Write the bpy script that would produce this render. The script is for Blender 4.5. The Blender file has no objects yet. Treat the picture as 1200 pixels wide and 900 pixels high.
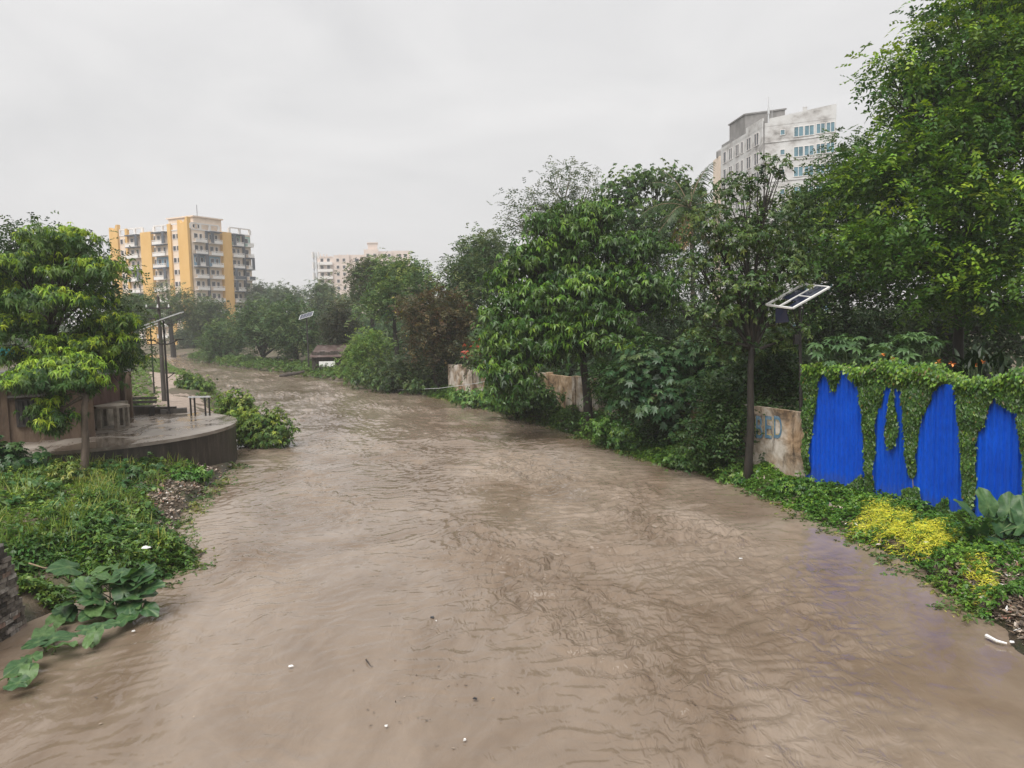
import bpy, math, random
import numpy as np
from mathutils import Vector, Matrix

C = bpy.context.scene.collection
scene = bpy.context.scene
R = math.radians
rng = np.random.default_rng(7)
random.seed(7)

# ------------------------------------------------------------------ camera
EYE = 5.5
FPX = 900.0                      # focal length in pixels of the 1200 x 900 photograph
PITCH, ROLL = R(4.81), R(1.3)
fwd = Vector((0, math.cos(PITCH), -math.sin(PITCH)))
r0 = Vector((1, 0, 0)); u0 = Vector((0, math.sin(PITCH), math.cos(PITCH)))
cr = r0 * math.cos(ROLL) - u0 * math.sin(ROLL)
cu = u0 * math.cos(ROLL) + r0 * math.sin(ROLL)
cam_d = bpy.data.cameras.new('camera'); cam = bpy.data.objects.new('camera', cam_d); C.objects.link(cam)
M4 = Matrix((cr, cu, -fwd)).transposed().to_4x4(); M4.translation = Vector((0, 0, EYE))
cam.matrix_world = M4
cam_d.sensor_width = 36.0; cam_d.lens = 36.0 * FPX / 1200.0
cam_d.clip_end = 6000; cam_d.clip_start = 0.1
scene.camera = cam

def ray(px, py):
    return cr * ((px - 600) / FPX) + cu * ((450 - py) / FPX) + fwd
def at(px, py, Y):               # the point of that sight line at distance Y along the river axis
    d = ray(px, py); t = Y / d.y
    return Vector((d.x * t, Y, EYE + d.z * t))
def atz(px, py, z=0.0):          # where that sight line meets the level z
    d = ray(px, py); t = (z - EYE) / d.z
    return Vector((d.x * t, d.y * t, z))

# ------------------------------------------------------------------ world, sun, exposure
SUN_EL, SUN_ROT = R(58), R(205)
w = bpy.data.worlds.new('World'); scene.world = w; w.use_nodes = True
nt = w.node_tree; nt.nodes.clear()
out = nt.nodes.new('ShaderNodeOutputWorld'); bg = nt.nodes.new('ShaderNodeBackground')
sky = nt.nodes.new('ShaderNodeTexSky'); sky.sky_type = 'NISHITA'; sky.sun_disc = False
sky.sun_elevation = SUN_EL; sky.sun_rotation = SUN_ROT; sky.air_density = 2.0; sky.dust_density = 6.0
hs = nt.nodes.new('ShaderNodeHueSaturation'); hs.inputs['Saturation'].default_value = 0.1
nt.links.new(sky.outputs[0], hs.inputs['Color'])
tc = nt.nodes.new('ShaderNodeTexCoord'); mp = nt.nodes.new('ShaderNodeMapping')
mp.inputs['Scale'].default_value = (1.1, 1.1, 3.2)
nt.links.new(tc.outputs['Generated'], mp.inputs[0])
nz = nt.nodes.new('ShaderNodeTexNoise'); nz.inputs['Scale'].default_value = 2.2; nz.inputs['Detail'].default_value = 5
nz.inputs['Roughness'].default_value = 0.55; nz.inputs['Distortion'].default_value = 0.6
nt.links.new(mp.outputs[0], nz.inputs['Vector'])
cramp = nt.nodes.new('ShaderNodeValToRGB')
cramp.color_ramp.elements[0].position = 0.28; cramp.color_ramp.elements[0].color = (0.81, 0.81, 0.825, 1)
cramp.color_ramp.elements[1].position = 0.72; cramp.color_ramp.elements[1].color = (1, 0.99, 0.995, 1)
nt.links.new(nz.outputs[0], cramp.inputs[0])
mul = nt.nodes.new('ShaderNodeVectorMath'); mul.operation = 'SCALE'; mul.inputs['Scale'].default_value = 2.82
nt.links.new(cramp.outputs[0], mul.inputs[0])
mx = nt.nodes.new('ShaderNodeMix'); mx.data_type = 'RGBA'; mx.inputs[0].default_value = 0.97   # cloud cover over the clear sky
nt.links.new(hs.outputs[0], mx.inputs[6]); nt.links.new(mul.outputs[0], mx.inputs[7])
nt.links.new(mx.outputs[2], bg.inputs['Color']); bg.inputs['Strength'].default_value = 0.1
nt.links.new(bg.outputs[0], out.inputs[0])

sl = bpy.data.lights.new('sun', 'SUN'); sl.energy = 1.5; sl.angle = R(50); sl.color = (1, 0.97, 0.92)
so = bpy.data.objects.new('sun', sl); C.objects.link(so)
az = SUN_ROT
sdir = Vector((math.sin(az) * math.cos(SUN_EL), math.cos(az) * math.cos(SUN_EL), math.sin(SUN_EL)))
so.rotation_euler = sdir.to_track_quat('Z', 'Y').to_euler(); so.location = (0, 0, 120)

scene.view_settings.view_transform = 'Standard'; scene.view_settings.look = 'None'
scene.view_settings.exposure = 1.6; scene.view_settings.gamma = 1.0
scene.view_settings.use_curve_mapping = False
scene.render.engine = 'CYCLES'
scene.cycles.use_denoising = True
scene.cycles.max_bounces = 8; scene.cycles.diffuse_bounces = 3; scene.cycles.glossy_bounces = 3
scene.cycles.transmission_bounces = 4; scene.cycles.volume_bounces = 1
scene.cycles.sample_clamp_indirect = 4.0

# ------------------------------------------------------------------ materials
def new_mat(name):
    m = bpy.data.materials.new(name); m.use_nodes = True
    n = m.node_tree.nodes; n.clear()
    o = n.new('ShaderNodeOutputMaterial'); p = n.new('ShaderNodeBsdfPrincipled')
    m.node_tree.links.new(p.outputs[0], o.inputs[0])
    return m, m.node_tree, p, o

def noise(nt, scale, detail=4, rough=0.6, vec=None, dist=0.0):
    n = nt.nodes.new('ShaderNodeTexNoise'); n.inputs['Scale'].default_value = scale
    n.inputs['Detail'].default_value = detail; n.inputs['Roughness'].default_value = rough
    n.inputs['Distortion'].default_value = dist
    if vec is not None: nt.links.new(vec, n.inputs['Vector'])
    return n
def ramp(nt, fac, stops):
    r = nt.nodes.new('ShaderNodeValToRGB')
    while len(r.color_ramp.elements) < len(stops): r.color_ramp.elements.new(0.5)
    for e, (p, c) in zip(r.color_ramp.elements, stops):
        e.position = p; e.color = (*c, 1) if len(c) == 3 else c
    nt.links.new(fac, r.inputs[0]); return r
def coords(nt, scale=(1, 1, 1)):
    t = nt.nodes.new('ShaderNodeNewGeometry'); m = nt.nodes.new('ShaderNodeMapping')
    m.inputs['Scale'].default_value = scale
    nt.links.new(t.outputs['Position'], m.inputs[0]); return m.outputs[0]
def bump(nt, p, h, strength=0.3, dist=0.02):
    b = nt.nodes.new('ShaderNodeBump'); b.inputs['Strength'].default_value = strength; b.inputs['Distance'].default_value = dist
    nt.links.new(h, b.inputs['Height']); nt.links.new(b.outputs[0], p.inputs['Normal']); return b
def mixc(nt, fac, a, b, mode='MIX'):
    m = nt.nodes.new('ShaderNodeMix'); m.data_type = 'RGBA'; m.blend_type = mode
    for i, v in ((0, fac), (6, a), (7, b)):
        if hasattr(v, 'links'): nt.links.new(v, m.inputs[i])
        elif i == 0: m.inputs[0].default_value = v
        else: m.inputs[i].default_value = (*v, 1)
    return m.outputs[2]

def surf(name, stops, scale=3.0, rough=0.7, vscale=(1, 1, 1), bstr=0.3, bdist=0.02, detail=6, bscale=None, metallic=0.0, spec=0.5):
    """a weathered surface: noise picks between the given colours, fine noise gives relief"""
    m, nt, p, o = new_mat(name)
    v = coords(nt, vscale)
    n = noise(nt, scale, detail, 0.65, v)
    r = ramp(nt, n.outputs[0], stops)
    nt.links.new(r.outputs[0], p.inputs['Base Color'])
    p.inputs['Roughness'].default_value = rough; p.inputs['Metallic'].default_value = metallic
    p.inputs['Specular IOR Level'].default_value = spec
    if bstr:
        n2 = noise(nt, bscale or scale * 6, 5, 0.6, v)
        bump(nt, p, n2.outputs[0], bstr, bdist)
    return m

def leaf_mat(name, rough=0.42, trans=0.28, spec=0.5):
    m, nt, p, o = new_mat(name)
    a = nt.nodes.new('ShaderNodeAttribute'); a.attribute_name = 'leafcol'
    nt.links.new(a.outputs['Color'], p.inputs['Base Color'])
    p.inputs['Roughness'].default_value = rough; p.inputs['Specular IOR Level'].default_value = spec
    t = nt.nodes.new('ShaderNodeBsdfTranslucent')
    nt.links.new(mixc(nt, 1.0, a.outputs['Color'], (1.25, 1.2, 0.55), 'MULTIPLY'), t.inputs['Color'])
    s = nt.nodes.new('ShaderNodeMixShader'); s.inputs[0].default_value = trans
    nt.links.new(p.outputs[0], s.inputs[1]); nt.links.new(t.outputs[0], s.inputs[2])
    nt.links.new(s.outputs[0], o.inputs[0])
    return m

MT = {}
MT['leaf'] = leaf_mat('leaf', 0.45, 0.28, 0.3)
MT['leaf_wet'] = leaf_mat('leaf_wet', 0.32, 0.24, 0.35)
MT['leaf_far'] = leaf_mat('leaf_far', 0.6, 0.25, 0.3)
MT['bark'] = surf('bark', [(0.3, (0.010, 0.008, 0.006)), (0.55, (0.025, 0.019, 0.014)), (0.75, (0.05, 0.038, 0.029))], 6, 0.8, (1, 1, 0.25), 0.8, 0.03)
MT['bark_pale'] = surf('bark_pale', [(0.3, (0.06, 0.045, 0.035)), (0.6, (0.16, 0.12, 0.095)), (0.8, (0.24, 0.2, 0.16))], 6, 0.75, (1, 1, 0.3), 0.6, 0.02)
MT['twig'] = surf('twig', [(0.3, (0.14, 0.1, 0.06)), (0.7, (0.3, 0.22, 0.14))], 9, 0.8, (1, 1, 1), 0.4, 0.01)
MT['steel_dark'] = surf('steel_dark', [(0.35, (0.02, 0.02, 0.022)), (0.7, (0.055, 0.045, 0.04))], 8, 0.5, (1, 1, 1), 0.15, 0.005, metallic=0.3)
MT['steel_grey'] = surf('steel_grey', [(0.35, (0.45, 0.46, 0.47)), (0.7, (0.62, 0.63, 0.64))], 8, 0.4, (1, 1, 1), 0.1, 0.003)
MT['conc_pole'] = surf('conc_pole', [(0.3, (0.035, 0.03, 0.026)), (0.7, (0.08, 0.07, 0.062))], 5, 0.85, (1, 1, 0.3), 0.3)
MT['white_paint'] = surf('white_paint', [(0.3, (0.62, 0.61, 0.6)), (0.7, (0.78, 0.77, 0.76))], 4, 0.5, (1, 1, 1), 0.1)

# ------------------------------------------------------------------ mesh helpers
WLOC = {}
def wl(o): return WLOC.get(o.name, Vector((0, 0, 0))) if o is not None else Vector((0, 0, 0))

def tag(o, label=None, cat=None, group=None, kind=None):
    for k, v in (('label', label), ('category', cat), ('group', group), ('kind', kind)):
        if v: o[k] = v
    return o
def thing(name, label, cat, loc=(0, 0, 0), group=None):
    o = bpy.data.objects.new(name, None); C.objects.link(o)
    o.location = loc; o.empty_display_size = 0.3
    WLOC[o.name] = Vector(loc)
    return tag(o, label, cat, group)

class MB:
    """collects boxes, tubes and faces in world coordinates, then links them as one mesh object"""
    def __init__(s): s.v = []; s.f = []
    def quadbox(s, O, U, V, W, u0, u1, v0, v1, w0, w1):
        b = len(s.v)
        for ww in (w0, w1):
            for (uu, vv) in ((u0, v0), (u1, v0), (u1, v1), (u0, v1)):
                s.v.append(tuple(O + U * uu + V * vv + W * ww))
        for q in ((0, 1, 2, 3), (7, 6, 5, 4), (0, 4, 5, 1), (1, 5, 6, 2), (2, 6, 7, 3), (3, 7, 4, 0)):
            q = tuple(b + i for i in q)
            s.f.append(q[::-1] if U.cross(V).dot(W) > 0 else q)
    def box(s, c, size, rz=0.0):
        U = Vector((math.cos(rz), math.sin(rz), 0)); V = Vector((-math.sin(rz), math.cos(rz), 0)); W = Vector((0, 0, 1))
        a, b_, d = size[0] / 2, size[1] / 2, size[2] / 2
        s.quadbox(Vector(c), U, V, W, -a, a, -b_, b_, -d, d)
    def tube(s, pts, rad, n=7, cap=True):
        pts = [Vector(p) for p in pts]
        if not hasattr(rad, '__len__'): rad = [rad] * len(pts)
        rings = []
        ref = Vector((0.31, 0.95, 0.05))
        for i, p in enumerate(pts):
            d = (pts[min(i + 1, len(pts) - 1)] - pts[max(i - 1, 0)])
            if d.length < 1e-6: d = Vector((0, 0, 1))
            d.normalize()
            a = d.cross(ref)
            if a.length < 0.1: a = d.cross(Vector((1, 0, 0)))
            a.normalize(); b_ = d.cross(a)
            base = len(s.v)
            for k in range(n):
                t = 2 * math.pi * k / n
                s.v.append(tuple(p + (a * math.cos(t) + b_ * math.sin(t)) * rad[i]))
            rings.append(base)
        for i in range(len(rings) - 1):
            for k in range(n):
                k2 = (k + 1) % n
                s.f.append((rings[i] + k, rings[i] + k2, rings[i + 1] + k2, rings[i + 1] + k))
        if cap:
            s.f.append(tuple(rings[0] + k for k in range(n))[::-1]); s.f.append(tuple(rings[-1] + k for k in range(n)))
    def poly(s, pts):
        b = len(s.v); s.v += [tuple(p) for p in pts]; s.f.append(tuple(range(b, b + len(pts))))
    def prism(s, poly, z0, z1):
        b = len(s.v); n = len(poly)
        s.v += [(p[0], p[1], z0) for p in poly] + [(p[0], p[1], z1) for p in poly]
        s.f.append(tuple(range(b, b + n))[::-1]); s.f.append(tuple(range(b + n, b + 2 * n)))
        for i in range(n):
            j = (i + 1) % n; s.f.append((b + i, b + j, b + n + j, b + n + i))
    def build(s, name, mat, parent=None, smooth=False):
        off = wl(parent)
        me = bpy.data.meshes.new(name)
        me.from_pydata([(x - off.x, y - off.y, z - off.z) for x, y, z in s.v], [], s.f)
        if smooth: me.polygons.foreach_set('use_smooth', [True] * len(me.polygons))
        me.update()
        if mat is not None: me.materials.append(MT[mat] if isinstance(mat, str) else mat)
        o = bpy.data.objects.new(name, me); C.objects.link(o)
        if parent is not None: o.parent = parent
        WLOC[o.name] = off.copy()
        return o

def np_mesh(name, V, F, mat, parent=None, col=None, smooth=False, attrs=None):
    """V (n,3), F (m,k) with k corners per face, col (n,3) stored as the leaf colour"""
    off = wl(parent)
    V = np.asarray(V, np.float32) - np.array(off, np.float32)
    F = np.asarray(F, np.int32); k = F.shape[1]
    me = bpy.data.meshes.new(name)
    me.vertices.add(len(V)); me.vertices.foreach_set('co', V.ravel())
    me.loops.add(F.size); me.loops.foreach_set('vertex_index', F.ravel())
    me.polygons.add(len(F)); me.polygons.foreach_set('loop_start', np.arange(0, F.size, k, dtype=np.int32))
    me.polygons.foreach_set('loop_total', np.full(len(F), k, np.int32))
    if smooth: me.polygons.foreach_set('use_smooth', np.ones(len(F), bool))
    me.update(calc_edges=True)
    if col is not None:
        a = me.color_attributes.new('leafcol', 'FLOAT_COLOR', 'POINT')
        cc = np.ones((len(V), 4), np.float32); cc[:, :3] = col
        a.data.foreach_set('color', cc.ravel())
    if attrs:
        for nme, val in attrs.items():
            a = me.attributes.new(nme, 'FLOAT', 'POINT'); a.data.foreach_set('value', np.asarray(val, np.float32))
    me.materials.append(MT[mat] if isinstance(mat, str) else mat)
    o = bpy.data.objects.new(name, me); C.objects.link(o)
    if parent is not None: o.parent = parent
    WLOC[o.name] = off.copy()
    return o

# smooth gradient noise in two dimensions
_perm = np.random.default_rng(3).permutation(512)
_ang = np.random.default_rng(4).uniform(0, 2 * np.pi, 512)
def perlin(x, y):
    xi = np.floor(x).astype(int); yi = np.floor(y).astype(int); xf = x - xi; yf = y - yi
    def g(ix, iy, dx, dy):
        h = _ang[(_perm[ix & 511] + iy) & 511]
        return np.cos(h) * dx + np.sin(h) * dy
    u = xf * xf * xf * (xf * (xf * 6 - 15) + 10); v = yf * yf * yf * (yf * (yf * 6 - 15) + 10)
    a = g(xi, yi, xf, yf); b = g(xi + 1, yi, xf - 1, yf); c = g(xi, yi + 1, xf, yf - 1); d = g(xi + 1, yi + 1, xf - 1, yf - 1)
    return (a + u * (b - a) + v * ((c + u * (d - c)) - (a + u * (b - a)))) * 1.4
def sstep(a, b, x):
    t = np.clip((x - a) / (b - a), 0, 1); return t * t * (3 - 2 * t)

# ------------------------------------------------------------------ the river banks (waterlines)
RB = [atz(*p) for p in ((1200, 775), (1165, 735), (1130, 698), (1060, 660), (1000, 628), (920, 590), (850, 560), (790, 547), (700, 519),
                        (640, 497), (560, 475), (480, 459), (400, 447), (330, 437), (260, 429), (216, 419))]
LB = [atz(*p) for p in ((35, 728), (90, 700), (170, 690), (222, 660), (204, 618), (225, 590), (268, 552), (277, 537))]
rb_y = np.array([-60, 4] + [p.y for p in RB] + [150, 175]); rb_x = np.array([6.5, 6.8] + [p.x for p in RB] + [-62, -90])
lb_y = np.array([-60, 4, 13.0] + [p.y for p in LB] + [36, 45, 57.4, 73, 103, 127, 133, 150, 175]); lb_x = np.array([-9.8, -9.8, -9.7] + [p.x for p in LB] + [-13.5, -17, -21.5, -29, -45, -57.5, -64, -150, -260])
o_ = np.argsort(rb_y); rb_y, rb_x = rb_y[o_], rb_x[o_]
o_ = np.argsort(lb_y); lb_y, lb_x = lb_y[o_], lb_x[o_]
def xr(y): return np.interp(y, rb_y, rb_x)
def xl(y): return np.interp(y, lb_y, lb_x)

def ground_z(x, y):
    x = np.asarray(x, float); y = np.asarray(y, float)
    dr = x - xr(y); dl = xl(y) - x
    far = sstep(60, 140, y)
    wob = 0.28 * perlin(x * 0.9 + 3, y * 0.9) + 0.14 * perlin(x * 2.6, y * 2.6 + 7)          # ragged waterline
    dr = dr + wob; dl = dl + wob
    zr = np.where(dr > 0, (0.5 + 0.3 * far) * (1 - np.exp(-np.maximum(dr, 0) / 0.6)) + 0.25 * sstep(2, 12, dr), np.maximum(-0.9, dr * 0.5))
    zl = np.where(dl > 0, 1.32 * (1 - np.exp(-np.maximum(dl, 0) / (2.0 + 2 * far))), np.maximum(-0.9, dl * 0.5))
    z = np.maximum(zr, zl)
    z = z + np.where(np.maximum(dr, dl) > 0.2, 0.05 * perlin(x * 0.9, y * 0.9) + 0.12 * perlin(x * 0.16, y * 0.16), 0)
    z = np.where((y > 158) & (dr < 0), np.maximum(z, 0.9 * sstep(158, 166, y) * 1.6 - 0.3), z)
    return z
def gz(x, y): return float(ground_z(np.array([x]), np.array([y]))[0])

# ------------------------------------------------------------------ ground
m, nt_, p, o = new_mat('soil')
v = coords(nt_)
n1 = noise(nt_, 0.9, 6, 0.65, v); n2 = noise(nt_, 14, 5, 0.7, v)
r1 = ramp(nt_, n1.outputs[0], [(0.35, (0.055, 0.075, 0.022)), (0.52, (0.11, 0.085, 0.055)), (0.7, (0.19, 0.145, 0.105))])
r2 = ramp(nt_, n2.outputs[0], [(0.3, (0.6, 0.6, 0.6)), (0.7, (1.15, 1.12, 1.1))])
sx = nt_.nodes.new('ShaderNodeSeparateXYZ'); gg = nt_.nodes.new('ShaderNodeNewGeometry'); nt_.links.new(gg.outputs['Position'], sx.inputs[0])
wz = nt_.nodes.new('ShaderNodeMath'); wz.operation = 'MULTIPLY_ADD'; wz.inputs[1].default_value = 0.35; nt_.links.new(n1.outputs[0], wz.inputs[0]); nt_.links.new(sx.outputs['Z'], wz.inputs[2])
wet = ramp(nt_, wz.outputs[0], [(0.22, (0.42, 0.40, 0.38)), (0.40, (1, 1, 1))])           # soaked mud along the waterline
nt_.links.new(mixc(nt_, 1.0, mixc(nt_, 1.0, r1.outputs[0], r2.outputs[0], 'MULTIPLY'), wet.outputs[0], 'MULTIPLY'), p.inputs['Base Color'])
wr = ramp(nt_, wz.outputs[0], [(0.22, (0.25,) * 3), (0.42, (0.8,) * 3)]); nt_.links.new(wr.outputs[0], p.inputs['Roughness'])
bump(nt_, p, n2.outputs[0], 0.7, 0.04)
MT['soil'] = m
gx = np.concatenate([[-3000, -1200, -600, -350], np.arange(-260, -60, 8.0), np.arange(-60, -24, 1.5), np.arange(-24, 20, 0.33), np.arange(20, 60, 2.5), [70, 100, 150, 220, 350, 600, 1200, 3000]])
gy = np.concatenate([[-400, -120, -60, -30], np.arange(-14, 8, 2.0), np.arange(8, 50, 0.4), np.arange(50, 180, 1.6), [186, 200, 220, 260, 330, 450, 700, 1200, 3000]])
X, Y = np.meshgrid(gx, gy); Z = ground_z(X, Y)
nx, ny = len(gx), len(gy)
ii = np.arange(ny - 1)[:, None] * nx + np.arange(nx - 1)[None, :]
GF = np.stack([ii, ii + 1, ii + nx + 1, ii + nx], -1).reshape(-1, 4)
g = np_mesh('ground', np.stack([X, Y, Z], -1).reshape(-1, 3), GF, 'soil', smooth=True); g['kind'] = 'structure'

# ------------------------------------------------------------------ the river in flood
ry = np.concatenate([[-60, -30, -12, -4, 0, 3, 5], np.arange(6.5, 34, 0.055)])
yy = 34.0; step = 0.09; ext = []
while yy < 172: ext.append(yy); step *= 1.018; yy += step
ry = np.concatenate([ry, ext])
nc = 300
T = np.linspace(0, 1, nc)
XL = xl(ry) - 1.2; XR_ = xr(ry) + 0.9
X = XL[:, None] + (XR_ - XL)[:, None] * T[None, :]; Y = np.repeat(ry[:, None], nc, 1)
fd = np.array([0.40, -0.917]); fc = np.array([0.917, 0.40])      # along and across the current
U = X * fd[0] + Y * fd[1]; Vv = X * fc[0] + Y * fc[1]
wx = perlin(U / 2.6, Vv / 1.9); wy = perlin(U / 2.6 + 31, Vv / 1.9 + 17)
w2x = perlin(U / 0.8 + 5, Vv / 0.7 + 9); w2y = perlin(U / 0.8 + 50, Vv / 0.7 + 2)
Uw = U + 0.9 * wx + 0.22 * w2x; Vw = Vv + 0.9 * wy + 0.22 * w2y
def ridge(a): return 1 - np.abs(a) * 2.0
# where the current boils: a swirl in mid-river and a rough tongue along the right side
dr = XR_[:, None] - X
sw = atz(680, 640); sw2 = atz(1010, 690); sw3 = atz(640, 540); sw4 = atz(900, 800)
def blob(c, a, b):
    return np.exp(-(((X - c.x) * fc[0] + (Y - c.y) * fc[1]) / a) ** 2 - (((X - c.x) * fd[0] + (Y - c.y) * fd[1]) / b) ** 2)
patch = np.clip(perlin(U / 5.5 + 3, Vv / 2.6) * 1.5 + 0.1 + 0.7 * perlin(U / 1.9, Vv / 1.1 + 8), 0, 1)      # rough and glassy patches
zone = 0.60 * blob(sw, 3.6, 4.4) + 0.55 * blob(sw2, 1.9, 5.5) + 0.55 * blob(sw3, 3.0, 10.0) + 0.42 * blob(sw4, 3.2, 4.4) + 0.14 + 0.4 * sstep(30, 60, Y) + 0.25 * sstep(-0.5, 0.8, perlin(U / 9, Vv / 5))
turb = 0.03 + (0.35 + 0.65 * patch) * np.clip(zone, 0, 1.1) + 0.16 * patch
calm = 0.22 + 0.78 * sstep(1.2, 4.2, dr)
turb = turb * calm
h = 0.05 * perlin(Uw / 3.4, Vw / 2.4) + 0.012 * perlin(Uw / 1.3 + 4, Vw / 1.2)
def soft(a): return 1 - np.sqrt(a * a + 0.012) * 2.0
h += 0.14 * turb * soft(perlin(Uw / 0.70, Vw / 1.15)) + 0.10 * (turb + 0.12 * calm) * soft(perlin(Uw / 0.33 + 9, Vw / 0.62))
h += 0.04 * (turb + 0.22 * calm) * perlin(Uw / 0.16 + 3, Vw / 0.45 + 40) + 0.026 * (turb + 0.25 * calm) * perlin(Uw / 0.11 + 13, Vw / 0.26 + 4)
# curved crests wrapped round the boil
rx_, ry_2 = X - sw.x, Y - (sw.y + 1.8)
rad = np.hypot(rx_, ry_2) + 0.25 * wx; th = np.arctan2(ry_2, rx_)
h += 0.16 * np.exp(-((rad - 2.6) / 1.2) ** 2) * np.clip(-np.sin(th) + 0.25, 0, 1) * ridge(perlin(rad / 0.26, th * 2.2 + 0.6 * wy))
fade = np.interp(ry, [-60, 0, 34, 60, 170], [0, 0.4, 1, 1.1, 1.3])[:, None]
Zw = h * fade
ii = np.arange(len(ry) - 1)[:, None] * nc + np.arange(nc - 1)[None, :]
WF = np.stack([ii, ii + 1, ii + nc + 1, ii + nc], -1).reshape(-1, 4)
m, nt_, p, o = new_mat('flood_water')
geo = nt_.nodes.new('ShaderNodeNewGeometry')
rot = nt_.nodes.new('ShaderNodeMapping'); rot.inputs['Rotation'].default_value = (0, 0, R(-23.6)); rot.inputs['Scale'].default_value = (1.0, 0.55, 1)
nt_.links.new(geo.outputs['Position'], rot.inputs[0])
at_ = nt_.nodes.new('ShaderNodeAttribute'); at_.attribute_name = 'turbulence'
nA = noise(nt_, 1.1, 6, 0.6, rot.outputs[0], 1.4); nB = noise(nt_, 3.4, 2, 0.5, rot.outputs[0], 1.6); nC = noise(nt_, 0.22, 5, 0.6, rot.outputs[0], 1.0)
c1 = ramp(nt_, nC.outputs[0], [(0.35, (0.145, 0.105, 0.074)), (0.62, (0.242, 0.194, 0.153))])
c2 = ramp(nt_, nA.outputs[0], [(0.35, (0.92, 0.91, 0.9)), (0.68, (1.07, 1.07, 1.07))])
nt_.links.new(mixc(nt_, 1.0, c1.outputs[0], c2.outputs[0], 'MULTIPLY'), p.inputs['Base Color'])
p.inputs['Roughness'].default_value = 0.06; p.inputs['IOR'].default_value = 1.33
rid = nt_.nodes.new('ShaderNodeMath'); rid.operation = 'SUBTRACT'; rid.inputs[1].default_value = 0.5; nt_.links.new(nB.outputs[0], rid.inputs[0])
sm = nt_.nodes.new('ShaderNodeMath'); sm.operation = 'MULTIPLY'; nt_.links.new(rid.outputs[0], sm.inputs[0]); nt_.links.new(at_.outputs['Fac'], sm.inputs[1])
b1 = nt_.nodes.new('ShaderNodeBump'); b1.invert = True; b1.inputs['Strength'].default_value = 0.8; b1.inputs['Distance'].default_value = 0.16
nt_.links.new(sm.outputs[0], b1.inputs['Height'])
b2 = nt_.nodes.new('ShaderNodeBump'); b2.inputs['Strength'].default_value = 0.2; b2.inputs['Distance'].default_value = 0.03
nt_.links.new(nA.outputs[0], b2.inputs['Height']); nt_.links.new(b1.outputs[0], b2.inputs['Normal']); nt_.links.new(b2.outputs[0], p.inputs['Normal'])
MT['water'] = m
wo = np_mesh('river_water', np.stack([X, Y, Zw], -1).reshape(-1, 3), WF, 'water', smooth=True, attrs={'turbulence': turb.ravel()})
wo['kind'] = 'structure'

# ------------------------------------------------------------------ leaves
def unit(a): return a / np.maximum(np.linalg.norm(a, axis=-1, keepdims=True), 1e-9)
def rand_dirs(n): return unit(rng.normal(size=(n, 3)))
def kites(P, D, N, L, W, fold=0.25, droop=0.15):
    D = unit(D); S = unit(np.cross(D, N)); N2 = np.cross(S, D)
    L = np.asarray(L)[:, None]; W = np.asarray(W)[:, None]
    mid = P + D * L * 0.42
    tip = P + D * L - np.array([0, 0, 1.0]) * droop * L
    return np.stack([P, mid - S * W + N2 * fold * W, tip, mid + S * W + N2 * fold * W], 1)

def whorls(P, A, k, L, W, el=-0.05, els=0.35, droop=0.3, fold=0.25, jit=0.25):
    """k leaves radiating from each tip P about its axis A"""
    n = len(P); A = unit(A)
    a = unit(np.cross(A, rand_dirs(n))); b = np.cross(A, a)
    th = (np.arange(k)[None, :] / k + rng.random((n, 1))) * 2 * np.pi + rng.normal(0, 0.25, (n, k))
    e = rng.normal(el, els, (n, k))[..., None]
    rad = np.cos(th)[..., None] * a[:, None] + np.sin(th)[..., None] * b[:, None]
    D = rad * np.cos(e) + A[:, None] * np.sin(e)
    Nn = A[:, None] * np.cos(e) - rad * np.sin(e) + rng.normal(0, jit, (n, k, 3))
    LL = L * rng.uniform(0.65, 1.15, (n, k)); WW = W * rng.uniform(0.75, 1.2, (n, k))
    PP = np.repeat(P[:, None], k, 1)
    return kites(PP.reshape(-1, 3), D.reshape(-1, 3), Nn.reshape(-1, 3), LL.ravel(), WW.ravel(), fold, droop), k

def sprays(P, A, k, L, W, tl=0.3, droop=0.2, fold=0.2, down=0.25):
    """pinnate twigs: k leaves in two rows along each twig"""
    n = len(P)
    T = unit(A * np.array([1, 1, 0.4]) + rng.normal(0, 0.5, (n, 3)) + np.array([0, 0, -down]))
    S = unit(np.cross(T, np.array([0, 0, 1.0]) + rng.normal(0, 0.35, (n, 3)))); Nn = np.cross(S, T)
    Nn = Nn * np.sign(Nn[:, 2:3] + 1e-6)
    t = ((np.arange(k) // 2 + 0.5) / (k / 2))[None, :, None]
    sg = np.where(np.arange(k) % 2 == 0, 1, -1)[None, :, None]
    PP = P[:, None] + T[:, None] * (t * tl) - np.array([0, 0, 1.0]) * (t ** 2) * tl * 0.3
    D = S[:, None] * sg * 0.85 + T[:, None] * 0.6 + rng.normal(0, 0.15, (n, k, 3))
    NN = np.repeat(Nn[:, None], k, 1) + rng.normal(0, 0.25, (n, k, 3))
    LL = L * rng.uniform(0.65, 1.15, (n, k)); WW = W * rng.uniform(0.75, 1.2, (n, k))
    return kites(PP.reshape(-1, 3), D.reshape(-1, 3), NN.reshape(-1, 3), LL.ravel(), WW.ravel(), fold, droop), k

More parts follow.
